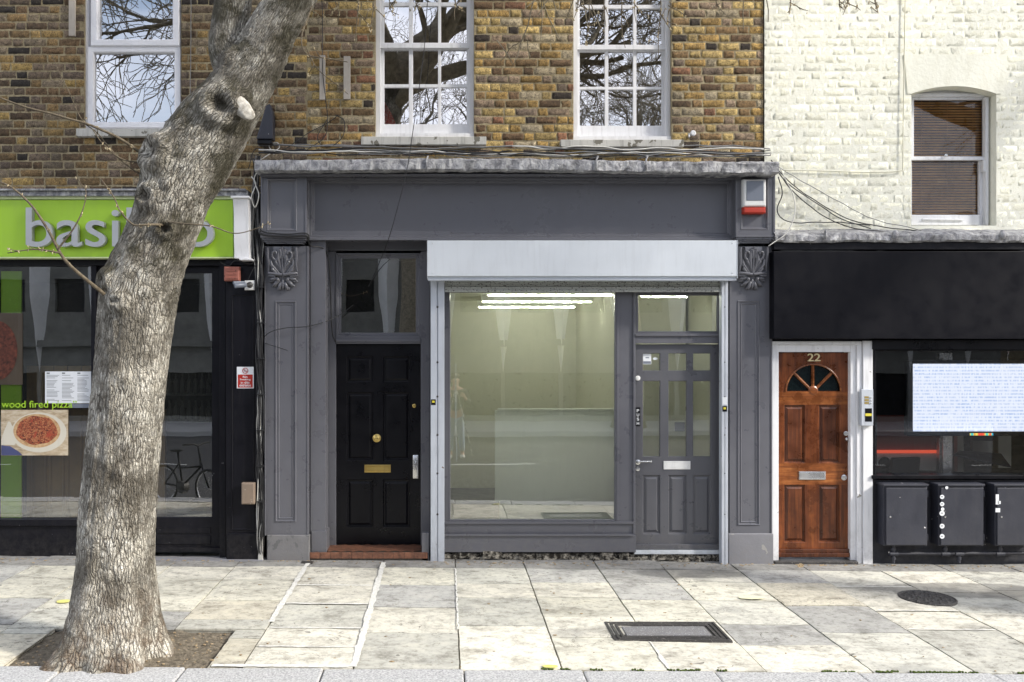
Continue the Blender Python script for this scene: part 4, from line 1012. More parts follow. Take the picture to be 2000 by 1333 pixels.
# meter boxes
grp = 'meter boxes under the right-hand shop window'
labs = ['plain slate meter box on the riser, nearest the brown door', 'meter box with a column of round white stickers down its left edge', 'meter box cut off by the right edge, with torn white stickers']
for i, (a, b) in enumerate(((1727,1812),(1834,1922),(1944,2030))):
    Ym = -.10
    t = thing('meter_box', labs[i], 'meter box', P((a+b)/2, 1068, Ym), grp)
    m = MB(); m.pring(a, b, 949, 1067, Ym, [(0,Yx-.012),(0,Ym+.01),(.006,Ym+.01)]); m.pbox(a-2,b+2,946,950,Ym-.012,Yx-.012); part('case', m, M_meter, t, bevel=.003)
    m = MB(); m.pring(a+3, b-2, 953, 1065, Ym, [(0,Ym+.009),(0,Ym-.006),(.004,Ym-.009)]); d_ = part('door', m, M_meter, t, bevel=.002)
    m = MB(); m.lathe(P(a+12,1010,Ym-.009), [(0,.010),(-.004,.009),(-.005,0)], n=12); part('lock', m, M_chrome, t)
    m = MB()
    for py in (965, 1050): m.tube([P(b-.5,py-6,Ym-.004), P(b-.5,py+6,Ym-.004)], .006, 6)
    parts('hinge', m, M_meter, t)
stk = [(1840,971,5),(1840,985,5),(1841,995,4),(1840,1003,6),(1840,1028,5.5),(1840,1048,5.5),(1849,953,3.5)]
for i, (px, py, r) in enumerate(stk):
    r *= .85
    m = MB(); m.lathe(P(px,py,-.112), [(0,r/190),(-.0015,r/190)], n=14)
    if i not in (2, 6):
        m.mi = 1; m.pbox(px-r*.45,px+r*.4,py-1.2,py+.6,-.1145,-.1136)
    solo('sticker', m, [M_paper, M_ink], ['topmost','second from top','third from top, torn,','fourth from top','fifth from top','lowest','small chipped'][i]+' round white sticker on the middle meter box', 'sticker', 'round stickers on the middle meter box')
for i, (px, py, w, h) in enumerate(((1948,976,3,10),(1949,997,4.5,4),(1952,982,2.5,3))):
    m = MB(); m.pbox(px-w,px+w,py-h,py+h,-.1125,-.110); solo('sticker', m, M_paper, ['tall torn','squarish torn','tiny torn'][i]+' white sticker on the rightmost meter box', 'sticker', 'torn stickers on the rightmost meter box')
m = MB(); Yp = -.03; pr = .018
m.tube([P(1742,1082,Yp), P(2200,1080,Yp)], pr, 12)
pipe = thing('gas_pipe', 'dark gas pipe with joints running along the ground under the meter boxes', 'pipe', P(1860,1085,Yp))
part('pipe', m, M_navy, pipe, smooth=True, sharp=50)
for px in (1745, 1846, 1953, 1873):
    m = MB()
    if px != 1873: m.tube([P(px,1064,Yp), P(px,1082,Yp)], .016, 10); m.tube([P(px,1070,Yp), P(px,1075,Yp)], .024, 10)
    m.tube([P(px-8,1082,Yp), P(px+8,1082,Yp)], .025, 10)
    if px in (1745, 1873): m.tube([P(px,1082,Yp), P(px,1100,Yp)], .014, 10); m.tube([P(px,1088,Yp), P(px,1093,Yp)], .021, 10)
    part('pipe_fitting', m, M_meter, pipe, smooth=True, sharp=50)

# ---------------------------------------------------------------- left building shopfront
m = MB(); m.box(XL, X(484,-.1), -.12, YB-.003, Z(383,-.12), Z(374,-.12)); m.box(XL, X(482,-.1), -.16, YB-.003, Z(374,-.12)+.001, Z(371,-.12)+.004)
part('ledge', m, M_lead, bA, bevel=.003)
Ysg = -.06
m = MB(); m.box(XL, X(455,Ysg), Ysg, .1, Z(502,Ysg), Z(391,Ysg)); m.mi = 1; m.box(XL, X(456,Ysg), Ysg-.02, .1, Z(390,Ysg), Z(383,Ysg)); m.box(XL, X(456,Ysg), Ysg-.015, .1, Z(505,Ysg), Z(502.5,Ysg))
M_gtrim = paint('pale_green_trim', (.62,.70,.38,1), .5, .05, .1)
sgn = thing('shop_sign', 'lime green restaurant fascia sign with raised silver letters, crossed by the tree trunk', 'sign', P(230,505,Ysg))
part('sign_board', m, [M_green, M_gtrim], sgn, bevel=.002)
def letters(word, px0, px1, pyt, pyb):
    text_mesh(word, X(px0,Ysg), Z(pyb,Ysg), Ysg-.045, X(px1,Ysg)-X(px0,Ysg), Z(pyt,Ysg)-Z(pyb,Ysg), M_letter, sgn, 'lettering', ext=.030, bold=.002, space=1.0)
letters('basilico', 57, 421, 408, 484)
m = MB()    # white end bracket of the sign, ogee in section
prof = []
for i in range(25):
    t_ = i/24; z = Z(388,-.2)-(Z(388,-.2)-Z(504,-.2))*t_; y = -.20+.06*math.sin(t_*2.6)+.03*t_*math.cos(t_*6)
    prof.append((y, z))
m.xprism(prof+[(.1,prof[-1][1]),(.1,prof[0][1])], X(457,-.15), X(486,-.15))
m.box(X(454,-.15), X(490,-.15), -.23, .1, prof[0][1]+.001, prof[0][1]+.022); m.box(X(468,-.15), X(492,-.15), -.17, .1, prof[-1][1]-.02, prof[-1][1]-.001)
part('sign_bracket', m, M_white, bA, 'white curved end bracket of the green sign', bevel=.004)
# frames
Yw = .10
m = MB()
m.box(XL, X(440,Yw), Yw-.05, Yw+.08, Z(520,Yw), Z(500,Yw)); m.box(X(180,Yw), X(190,Yw), Yw-.03, Yw+.08, -.08, Z(520,Yw)-.001)
m.box(XL, X(180,Yw)-.001, Yw-.04, Yw+.08, Z(1026,Yw), Z(1014,Yw)); m.box(XL, X(180,Yw)-.001, Yw-.055, Yw+.08, Z(1018,Yw), Z(1015,Yw)+.006) if False else None
m.box(XL, X(296,Yw), Yw-.01, Yw+.1, -.08, Z(1026,Yw)-.001)
m.box(XL+1.2, XL+1.25, Yw-.03, Yw+.08, Z(1014,Yw)+.001, Z(520,Yw)-.001)
swa = part('shop_window', m, M_blackA, bA, 'black framed restaurant window', bevel=.003)
g = MB(); g.quad((XL,Yw+.03,Z(1014,Yw)),(X(180,Yw),Yw+.03,Z(1014,Yw)),(X(180,Yw),Yw+.03,Z(520,Yw)),(XL,Yw+.03,Z(520,Yw))); part('pane', g, G_dark, swa, fix=False)
m = MB(); Ydo = Yw+.02
hd = (X(302,Ydo), X(414,Ydo), Z(1012,Ydo), Z(533,Ydo))
m.sheet(X(190,Ydo)+.001, X(430,Ydo), Z(1078,Ydo), Z(520,Yw)-.002, Ydo, [hd, (X(200,Ydo),X(292,Ydo),Z(1012,Ydo),Z(533,Ydo))])
m.ring(*hd, [(0,Ydo),(.006,Ydo+.02),(.006,Ydo+.05)], cap=False)
m.pring(306,412,1030,1042,Ydo,[(0,Ydo-.0005),(.004,Ydo-.008),(.008,Ydo-.008)]); m.pring(306,412,1046,1064,Ydo,[(0,Ydo-.0005),(.004,Ydo-.008),(.008,Ydo-.008)])
m.pbox(298,430,1071,1078,Ydo-.05,Ydo-.001)
dA = part('door', m, M_blackA, bA, 'black glazed restaurant door behind the tree')
g = MB(); g.quad(P(190,1013,Ydo+.03),P(416,1013,Ydo+.03),P(416,532,Ydo+.03),P(190,532,Ydo+.03)); part('pane', g, G_dark, dA, fix=False)
m = MB()
m.box(X(429,.04), X(441,.04), .04, .2, -.08, Z(500,.1)); m.box(X(441,.0)+.002, X(513,.0), .0, .2, -.08, Z(504,0))
h = (X(458,0), X(500,0), Z(1035,0), Z(520,0)); m.pring(452,497,575,1036,-.001,[(0,-.0005),(.004,-.007),(.010,-.007),(.016,-.001),(.02,-.001)],cap=False)
m.box(X(443,-.03), X(502,-.03), -.03, -.0005, -.08, Z(1043,-.03)); m.box(X(441,-.03), X(510,-.03), -.03, -.0005, Z(518,-.03), Z(508,-.03))
part('pilaster', m, M_blackA, bA, 'black pilaster between the two shops', bevel=.003)
m = MB(); m.box(XL, X(512,-.1), -.07, Yw-.012, -.1, .045); part('doorstep', m, M_plinth, bA, 'low stone step', bevel=.006)
# interior left
room(bA, XL, X(440,.2), .17, 4.0, .1, Z(500,.2), [M_inblack, M_inblack, M_ingrey], 'restaurant_interior')
m = MB(); m.box(X(2,.15), X(42,.15), .15, .168, .11, Z(530,.15)); part('green_column', m, M_green, bA)
m = MB()
for k in range(5): x = X(52,.5)+k*.15; m.box(x, x+.14, .5, .54, .11, Z(715,.5))
m.box(X(60,.4), X(322,.4), .4, .45, .11, Z(800,.4))
for k in range(7): x = X(62,.4)+k*.19; m.ring(x, x+.17, .25, Z(810,.4), [(0,.3995),(.01,.385),(.02,.385),(.03,.397)])
part('wood_cabinet', m, M_cabinet, bA)
m = MB()
for r_, zz in enumerate((1.25, 1.6)):
    m.box(X(200,2.2), X(420,2.2), 2.2, 2.5, zz, zz+.02)
rb = random.Random(2)
for r_, zz in enumerate((1.27, 1.62)):
    for k in range(11):
        x = X(300,2.2)+k*.085; m.lathe((x,2.3,zz), [(0,.03),(.16,.03),(.2,.012),(.26,.012)], axis='z', n=8)
part('bottle_shelf', m, paint('bottle_shelf', (.10,.10,.09,1), .3, .5, .1), bA)
# things on the restaurant glass
Yq = Yw+.022
pp = thing('poster', 'photo poster of a pizza on a pale board, in the restaurant window under green lettering', 'poster', P(67,890,Yq))
def flatpoly(m, pts, Y, th=.0012):
    n_ = len(m.v); k = len(pts)
    m.v += [(X(a,Y),Y,Z(b,Y)) for a, b in pts]; m.face(*range(n_, n_+k))
m = MB(); m.pbox(2,133,801,890,Yq-.001,Yq+.001)
def poster_mat():
    t = NT('poster_table'); n_ = t.noise(t.pos((2,1,6)), 5, 5, .7)
    t.bsdf(t.ramp(n_, [(.3,(.26,.19,.11,1)),(.5,(.50,.40,.27,1)),(.7,(.62,.55,.42,1))]), .4); return t.mat
part('print', m, poster_mat(), pp)
m = MB(); Y2 = Yq-.0025
flatpoly(m, [(2.5,858),(8,842),(16,824),(20,824),(30,846),(34,862),(28,870),(2.5,869)], Y2); flatpoly(m, [(76+54*math.cos(a), 845+39*math.sin(a)) for a in np.linspace(0, 2*math.pi, 30)[:-1]], Y2-.0002)
part('serving_board', m, paint('poster_board', (.62,.58,.48,1), .4, .05, 0, grime=.1), pp, fix=False)
m = MB(); flatpoly(m, [(2.5,870),(20,872),(36,882),(44,889.5),(2.5,889.5)], Y2-.0005); part('blue_napkin', m, paint('poster_blue', (.06,.07,.17,1), .4, .2, 0), pp, fix=False)
m = MB(); flatpoly(m, [(72+46*math.cos(a), 842+33*math.sin(a)) for a in np.linspace(0, 2*math.pi, 40)[:-1]], Y2-.001); part('crust', m, simple_noise('poster_crust', (.36,.19,.08,1), (.70,.50,.28,1), 22, .5, .001), pp, fix=False)
def topping():
    t = NT('poster_topping'); n_ = t.noise(t.pos(), 30, 6, .8, 2.2); n2 = t.noise(t.pos(), 11, 3, .6, 1)
    c = t.ramp(n_, [(.38,(.025,.012,.010,1)),(.46,(.12,.03,.015,1)),(.52,(.42,.07,.03,1)),(.58,(.50,.30,.13,1)),(.66,(.06,.03,.015,1))])
    c = t.mix(t.ramp(n2, [(.58,0),(.64,.7)]), c, (.38,.05,.025,1)); t.bsdf(c, .4); return t.mat
M_top = topping(); M_topd = simple_noise('dark_poster_food', (.012,.006,.005,1), (.16,.045,.025,1), 24, .6, .001)
m = MB(); flatpoly(m, [(72+40*math.cos(a)*(1+.04*math.sin(5*a)), 841+28*math.sin(a)*(1+.04*math.cos(7*a))) for a in np.linspace(0, 2*math.pi, 40)[:-1]], Y2-.0015); part('topping', m, M_top, pp, fix=False)
lt = text_mesh('wood fired pizza”', X(3,Yq), Z(801,Yq), Yq-.003, X(150,Yq)-X(3,Yq), Z(783,Yq)-Z(801,Yq), M_green, None, 'window_lettering', ext=.0004, bold=.004)
c_ = P(3,801,Yq); lt.data.transform(Matrix.Translation(-c_)); lt.location = c_
lt['label'] = 'green words wood fired pizza on the restaurant glass above the pizza poster'; lt['category'] = 'lettering'
mn = thing('menu', 'white three-column menu sheets taped inside the restaurant window', 'menu', P(133,790,Yq))
m = MB(); m.pbox(88,178,726,788,Yq-.001,Yq+.001); part('sheet', m, M_paper, mn)
m = MB(); rr = random.Random(8)
for c0 in (91, 121, 151):
    y = 733
    while y < 783:
        if rr.random() < .85: m.pbox(c0, c0+rr.uniform(14,25), y, y+.9, Yq-.0022, Yq-.0012)
        y += 2.6
    m.pbox(c0, c0+6, 728, 731, Yq-.0022, Yq-.0012)
part('print', m, M_ink, mn)
m = MB(); m.pbox(134,178,789,797,Yq-.001,Yq+.001); solo('notice', m, M_alarmg, 'small grey slip of paper hanging under the white menu', 'notice')
m = MB(); m.pbox(-40,44,612,752,Yq,Yq+.002); m.mi = 1
n_ = len(m.v); flatpoly(m, [(-6+40*math.cos(a), 685+58*math.sin(a)) for a in np.linspace(0, 2*math.pi, 36)[:-1]], Yq-.002)
solo('poster', m, [paint('dark_poster', (.05,.035,.02,1), .4, .3, 0), M_topd], 'dark food poster cut off by the left edge, above the pizza poster', 'poster', fix=False)

# ----- items on the black pilaster
m = MB(); Yn = -.012
ns = thing('no_smoking_sign', 'red and white no smoking notice on the black pilaster', 'sign', P(479,759,Yn))
m.pring(462.5,495.5,717,759,Yn,[(0,-.0075),(0,Yn+.001),(.001,Yn)]); part('plate', m, M_paper, ns)
m = MB(); m.pring(464.5,493.5,732,757.5,Yn-.001,[(0,Yn-.0003),(0,Yn-.001)]); part('red_field', m, M_signred, ns)
for i, (s, w) in enumerate((('No',9),('Smoking',21),('in this',17),('entrance',22))):
    text_mesh(s, X(479-w/2,Yn), Z(738.6+i*5.6,Yn), Yn-.0024, w/190, 4.4/190, M_paper, ns, 'lettering', ext=.0004, bold=.01)
m = MB(); c0 = P(479,724.5,Yn-.003)
m.tube([c0+Vector((.027*math.cos(a),0,.027*math.sin(a))) for a in np.linspace(0,2*math.pi,25)], .003, 6)
m.tube([c0+Vector((-.019,0,.019)), c0+Vector((.019,0,-.019))], .0028, 6); part('prohibition_ring', m, M_signred, ns)
m = MB(); m.tube([c0+Vector((-.014,.002,-.003)), c0+Vector((.015,.002,-.003))], .0022, 6); part('cigarette', m, M_black, ns)
rb_ = thing('alarm_sounder', 'faded red square sounder box at the top of the black pilaster', 'alarm', P(452,550,-.03))
m = MB(); m.pring(437,467,521,549,-.10,[(0,-.031),(0,-.09),(.014,-.10),(.02,-.10)]); part('housing', m, M_redbox, rb_, bevel=.004)
m = MB(); 
for py in (528, 535, 542): m.pbox(442,462,py,py+2,-.106,-.1005)
parts('rib', m, M_redbox, rb_)
cc = thing('security_camera', 'small grey security camera on a square white base, pointing left from the black pilaster', 'camera', P(487,567,-.03))
m = MB(); m.pring(477.5,497,548,567,-.055,[(0,-.0305),(0,-.05),(.006,-.055)]); part('base', m, M_alarmw, cc, bevel=.003)
m = MB(); m.lathe(P(488,557,-.055), [(0,.032),(-.02,.03),(-.035,.012)]); m.tube([P(487,557,-.085), P(478,559,-.12)], .011, 8); part('joint', m, M_iron, cc, smooth=True, sharp=40)
m = MB(); m.tube([P(481,556,-.13), P(479,556.5,-.135), P(460,558.5,-.20), P(458,559,-.205)], [.018,.026,.026,.022], 14); m.tube([P(478,551,-.13), P(456,553,-.21)], [.008,.018], 8); part('camera_body', m, M_alarmg, cc, smooth=True, sharp=50)
m = MB(); m.pring(471,497,944,986,-.10,[(0,-.0305),(0,-.09),(.012,-.10),(.02,-.10)]); 
solo('junction_box', m, M_boxtan, 'worn tan junction box low on the black pilaster', 'junction box', bevel=.004)
# dark lamp by the trunk
m = MB(); fl = thing('wall_lamp', 'dark plastic wall lamp on the brick just right of the tree trunk', 'lamp', P(516,277,YB))
m.prism([(X(500,-.02),Z(272,-.02)),(X(533,-.02),Z(272,-.02)),(X(533,-.02),Z(222,-.02)),(X(527,-.02),Z(202,-.02)),(X(519,-.02),Z(206,-.02))], -.02, YB-.012); part('housing', m, M_meter, fl, bevel=.012)
m = MB(); m.pbox(502,531,274,281,-.01,YB-.015); part('lens', m, M_black, fl, bevel=.004)
# battens
for a, b, t_, u, lb in ((134,146,-40,70,'grey timber batten on the brick left of the plastic window'), (624,635,108,195,'left of two timber battens on brick between tree and sash window'), (671,684,110,194,'right and paler of two timber battens between tree and sash window')):
    m = MB(); m.pbox(a, b, t_, u, YB-.045, YB-.014); solo('batten', m, M_batten, lb, 'batten', 'timber battens on the brick wall', bevel=.002)
m = MB(); m.lathe(P(1352,262,YB-.012), [(0,.02),(-.03,.02),(-.035,.03),(-.045,.02)], n=12); m.tube([P(1346,262,YB-.03),P(1346,268,YB-.05)], .01, 8)
solo('pipe_end', m, M_white, 'stubby white overflow pipe end on the brick right of the sash windows', 'pipe', smooth=True, sharp=40)

# ---------------------------------------------------------------- cables
def spline(pts, n=8):
    pts = [Vector(p) for p in pts]; out = []
    P_ = [pts[0]*2-pts[1]]+pts+[pts[-1]*2-pts[-2]]
    for i in range(1, len(P_)-2):
        a, b, c, d = P_[i-1:i+3]
        for k in range(n):
            t = k/n; out.append(.5*((2*b)+(-a+c)*t+(2*a-5*b+4*c-d)*t*t+(-a+3*b-3*c+d)*t**3))
    out.append(pts[-1]); return out
def cable_mesh(m, pts, r=.004, wob=0, seed=0, n=8):
    s = spline(pts, n)
    if wob: s = [p+Vector((noise.noise(p*6+Vector((seed,0,0)))*wob, noise.noise(p*6+Vector((seed,9,0)))*wob*.3, noise.noise(p*6+Vector((seed,0,5)))*wob)) for p in s]
    m.tube(s, r, 6)
def cable(pts, r, mat, label, wob=0, seed=0, group='loose cables on the facades'):
    m = MB(); cable_mesh(m, [P(*p) for p in pts], r, wob, seed)
    return solo('cable', m, mat, label, 'cable', group, smooth=True)
cable([(840,-60,-.35),(835,0,-.35),(828,100,-.34),(806,260,-.34),(795,330,-.34),(778,400,-.30),(758,470,-.2),(738,520,.2),(720,560,.33)], .004, M_cab_b, 'long thin black cable hanging diagonally across the grey fascia')
cable([(514,660,-.02),(530,648,-.06),(559,641,-.06),(606,637,-.02),(656,620,.15),(690,596,.30)], .0045, M_cab_b, 'thin black cable bowing across the left pilaster towards the dark transom')
cable([(518,671,-.01),(540,678,-.05),(562,685,-.07)], .004, M_cab_b, 'short stray wire end sticking out over the left pilaster')
cable([(1768,-60,YC-.02),(1768,0,YC-.02),(1766,120,YC-.02),(1764,250,YC-.02),(1763,325,YC-.02),(1758,334,YC-.02),(1700,337,YC-.02),(1600,334,YC-.02),(1530,333,YC-.02)], .005, paint('cream_painted_cable', (.62,.60,.47,1), .6, .1, .1), 'cream painted cable running down and across the cream brick wall')
fans = [([(1505,312,-.2),(1530,345,-.05),(1580,385,.02),(1640,420,.03),(1700,440,.03),(1790,452,.03)], 'b', 'upper black cable of those fanning down the cream wall'),
 ([(1512,322,-.2),(1540,360,-.04),(1600,400,.03),(1650,430,.03),(1700,448,.0)], 'b', 'middle black cable of those fanning down the cream wall'),
 ([(1512,325,-.2),(1545,370,-.03),(1600,415,.03),(1660,445,.03),(1745,455,-.05)], 'b', 'lower black cable of those fanning down the cream wall'),
 ([(1508,320,-.2),(1560,350,.02),(1650,400,.04),(1720,432,.04),(1830,456,.0)], 'g', 'thin grey cable highest over the cream wall'),
 ([(1520,345,-.12),(1528,380,-.1),(1518,410,-.1),(1530,428,-.02),(1560,436,.02),(1620,434,.02),(1700,440,.02)], 'b', 'black cable looping low along the foot of the cream wall'),
 ([(1524,330,-.15),(1548,380,-.14),(1552,420,-.15),(1535,455,-.16),(1502,482,-.16)], 'w', 'white cable hanging in a bow past the corner of the black fascia')]
for i, (p, c, lb) in enumerate(fans): cable(p, .0055 if c != 'g' else .004, {'b': M_cab_b, 'g': M_cab_g, 'w': M_cab_w}[c], lb, .012, i)
for i, (p, c, lb) in enumerate([([(500,318,-.1),(528,300,0),(545,288,.05),(540,278,.06),(525,284,.06),(535,302,.0)], 'w', 'pale looped cable above the left end of the cornice'),
  ([(485,330,.0),(500,290,.05),(540,300,.02),(600,262,.09),(640,240,.10),(660,225,.10)], 'b', 'black cable climbing the brick towards the battens'),
  ([(628,-40,YB-.02),(630,60,YB-.02),(631,150,YB-.05),(640,240,YB-.02),(632,270,YB-.03),(600,292,.02)], 'b', 'black cable dropping down the brick past the left batten'),
  ([(655,225,.10),(672,238,.10),(668,270,.09),(640,288,.06),(620,270,.09),(640,232,.10)], 'b', 'loose black cable coil under the right batten'),
  ([(373,-60,YB-.02),(373,60,YB-.02),(372,190,YB-.02),(380,300,YB-.02)], 'g', 'straight grey cable down the brick beside the plastic window')]):
    cable(p, .0045, {'b': M_cab_b, 'w': M_cab_w}.get(c, M_cab_g), lb, .006, i+9)
# bundle on the cornice
cb = thing('cable_bundle', 'bundle of tangled cables lying along the top of the grey shop cornice', 'cables', P(1000,305,-.1))
rr = random.Random(12)
for i in range(12):
    m = MB(); yb = rr.uniform(-.22,.07); pts = []
    base = 306-(yb+.22)*62
    sx = 505 if i < 8 else rr.choice([600, 700, 1000]); ex = 1505 if i < 6 else rr.choice([1000, 1300, 1490])
    k = 12
    for j in range(k+1):
        px = sx+(ex-sx)*j/k; pts.append(P(px, base-rr.uniform(0,9)+(px-500)*.006, yb+rr.uniform(-.02,.02)))
    cable_mesh(m, pts, rr.choice([.0045,.006,.0075]), .012, i)
    part('strand', m, [M_cab_b, M_cab_g, M_cab_b, M_cab_w, M_cab_g, M_cab_b][i % 6], cb, smooth=True)
# vertical bundle between the two shops
vb = thing('cable_bundle', 'thick bundle of black cables running down between the black and grey pilasters', 'cables', P(508,1090,-.03))
for i in range(14):
    m = MB(); px = 503+rr.uniform(0,11); pts = [P(498+rr.uniform(-6,14),308+rr.uniform(-6,10),-.12)]
    py = 345
    while py < 1075: pts.append(P(px+rr.uniform(-4.5,4.5)-(6 if py < 470 else 0), py, -.035+rr.uniform(-.03,.0))); py += rr.uniform(45,80)
    pts.append(P(510+rr.uniform(-4,4), 1088, -.03))
    cable_mesh(m, pts, rr.choice([.0045,.006,.008]), .008, i)
    part('strand', m, [M_cab_b, M_cab_b, M_cab_g, M_cab_b, M_cab_b, M_cab_g, M_cab_b][i % 7] if i != 5 else M_cab_w, vb, smooth=True)
m = MB(); cable_mesh(m, [P(505,440,-.12),P(512,458,-.15),P(560,462,-.16),P(598,461,-.15),P(601,470,-.1)], .012); cable_mesh(m, [P(505,436,-.12),P(514,453,-.14),P(560,458,-.165),P(600,457,-.15),P(606,480,-.06),P(640,500,.1),P(648,640,.24),P(655,668,.28)], .007)
part('strand', m, M_cab_b, vb, smooth=True)
m = MB(); cable_mesh(m, [P(430,512,-.03),P(447,520,-.04),P(460,510,-.05),P(490,516,-.05),P(502,505,-.05)], .006); cable_mesh(m, [P(484,548,-.06),P(490,535,-.06),P(498,520,-.06),P(503,515,-.05)], .004)
part('strand', m, M_cab_b, vb, smooth=True)
m = MB(); m.box(X(504,-.05), X(513,-.05), -.055, -.03, -.02, Z(1050,-.05)); 
part('conduit', m, M_sill, vb, bevel=.003)
m = MB()
for k, py in enumerate(range(560, 1040, 70)): m.pbox(501,515,py,py+2,-.09,-.02)
parts('cable_clip', m, M_cab_b, vb)
m = MB(); cable_mesh(m, [P(492,345,-.05),P(500,360,-.09),P(490,385,-.1),P(498,405,-.1),P(505,380,-.11),P(497,352,-.09),P(503,335,-.1)], .006, .01, 3)
part('strand', m, M_cab_w, vb, smooth=True)

# ---------------------------------------------------------------- pavement
KY = -3.03
xsj = [-7.0,-6.25,-5.5,-4.8,-4.1,-3.4,-2.75,-2.1,-1.39,-.63,.10,.80,1.53,2.19,2.92,3.63,4.35,5.05,5.75,6.5,7.2,7.9,8.6,9.4]
white_x = {-1.39, -.63}
rr = random.Random(21); V = []; Fs = []; C = []; 
stone = [((.56,.54,.455),4), ((.62,.595,.51),4), ((.51,.50,.44),3), ((.40,.395,.37),2.6), ((.55,.515,.42),1.2)]
sm = []; PIT = (-3.02, -1.63, -3.03, -2.22)
def slab(x0, x1, y0, y1, col):
    g = .006; x0 += g; x1 -= g; y0 += g; y1 -= g
    if x1-x0 < .05 or y1-y0 < .05: return
    nx, ny = max(4, int((x1-x0)/.07)), max(4, int((y1-y0)/.07)); b = len(V); dz = rr.uniform(-.003,.003); sl = rr.uniform(-.006,.006)
    for j in range(-1, ny+2):
        for i in range(-1, nx+2):
            ii, jj = min(max(i, 0), nx), min(max(j, 0), ny)
            x = x0+(x1-x0)*ii/nx; y = y0+(y1-y0)*jj/ny
            edge = ii in (0, nx) or jj in (0, ny); low = i in (-1, nx+1) or j in (-1, ny+1)
            jit = .005 if edge else 0
            nz = noise.noise(Vector((x*2.6, y*2.6, 1)))*.005+noise.noise(Vector((x*9, y*9, 5)))*.002
            jx = noise.noise(Vector((x*11, y*11, 2)))*jit; jy = noise.noise(Vector((x*11, y*11, 8)))*jit
            V.append((x+jx, y+jy, gz(x)+nz+dz+sl*(x-x0)-(.003 if edge else 0)-(.03 if low else 0))); C.append(col+(1,))
    w = nx+3
    for j in range(ny+2):
        for i in range(nx+2):
            a = b+j*w+i; Fs.append((a, a+1, a+w+1, a+w))
def pick():
    c = rr.choices([s[0] for s in stone], [s[1] for s in stone])[0]; k = rr.uniform(.88,1.10); return tuple(v*k for v in c)
wj = MB()
rows_by_col = {}
for ci in range(len(xsj)-1):
    x0, x1 = xsj[ci], xsj[ci+1]
    ys = [-.27+rr.uniform(-.01,.01)]
    while ys[-1] > KY+.35: ys.append(ys[-1]-rr.uniform(.42,.78))
    ys[-1] = KY
    if len(ys) > 2 and ys[-2]-KY < .25: ys.pop(-2)
    rows_by_col[ci] = ys
    slab(x0, x1, -.27, .2, tuple(v*.55 for v in (.50,.49,.46)))
    for a, b in zip(ys[:-1], ys[1:]):
        segs = [(x0, x1, b, a)]
        # the tree pit is cut out
        out = []
        for s in segs:
            if s[1] <= PIT[0] or s[0] >= PIT[1] or s[3] <= PIT[2] or s[2] >= PIT[3]: out.append(s); continue
            if s[3] > PIT[3]: out.append((s[0], s[1], PIT[3], s[3]))
            lo = min(s[3], PIT[3])
            if s[0] < PIT[0]: out.append((s[0], PIT[0], s[2], lo))
            if s[1] > PIT[1]: out.append((PIT[1], s[1], s[2], lo))
        c = pick()
        for s in out: slab(*s, c)
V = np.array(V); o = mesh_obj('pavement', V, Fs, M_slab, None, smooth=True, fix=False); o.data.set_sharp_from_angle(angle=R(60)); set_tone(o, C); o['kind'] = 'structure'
def strip(m, x0, x1, y0, y1, dz):
    n = max(2, int(max(abs(x1-x0), abs(y1-y0))/.04))
    b = len(m.v); hor = abs(x1-x0) > abs(y1-y0)
    for i in range(n+1):
        t_ = i/n
        for s in (0, 1):
            if hor: x = x0+(x1-x0)*t_; y = (y0, y1)[s]+noise.noise(Vector((x*14, s*7, y0)))*.012
            else: y = y0+(y1-y0)*t_; x = (x0, x1)[s]+noise.noise(Vector((y*14, s*7, x0)))*.014
            m.v.append((x, y, gz(x)+dz))
    for i in range(n): a = b+2*i; m.face(a, a+1, a+3, a+2)
# joint bed below and white pointed joints
m = MB(); m.v += [(-9,.3,gz(-9)-.016),(10,.3,gz(10)-.016),(10,KY,gz(10)-.016),(-9,KY,gz(-9)-.016)]
xa_, xb_, ya_, yb_ = PIT[0], PIT[1], PIT[2], PIT[3]
m = MB(); n_ = 0
for (a, b, c, d) in ((-9, xa_, KY, .3), (xb_, 10, KY, .3), (xa_, xb_, yb_, .3)):
    m.quad((a,c,gz(a)-.014),(b,c,gz(b)-.014),(b,d,gz(b)-.014),(a,d,gz(a)-.014))
struct('joint_bed', m, M_joint, fix=False)
m = MB()
strip(m, -1.39-.022, -1.39+.022, -2.05, -.12, .0062); strip(m, -.63-.024, -.63+.026, KY+.02, -.1, .0062)
ci = xsj.index(-1.39)
for y in rows_by_col[ci][1:-1]: strip(m, -1.36, -.66, y-.014, y+.014, .0055)
strip(m, -1.6, -.66, KY+.004, KY+.05, .006); strip(m, -7, -3.35, KY+.004, KY+.03, .006)
strip(m, 1.53-.011, 1.53+.011, KY+.02, -2.45, .006); strip(m, .10-.007, .10+.007, -2.2, -.3, .0058)
for cc_ in (0,):
    for y in rows_by_col[xsj.index(3.63)][1:-1]: strip(m, 3.65, 4.33, y-.008, y+.008, .0055)
struct('mortar_joints', m, M_wjoint, fix=False)
m = MB(); rm = random.Random(5)            # moss along the kerb joint
x = .2
while x < 5.6:
    w = rm.uniform(.04,.2)
    if rm.random() < .6:
        for k in range(int(w/.018)): m.ellipsoid((x+k*.018, KY+rm.uniform(-.004,.014), gz(x)+rm.uniform(-.002,.005)), rm.uniform(.008,.016), rm.uniform(.006,.012), .008, 6, 4)
    x += w
o = struct('moss', m, M_moss, 'stuff', smooth=True)
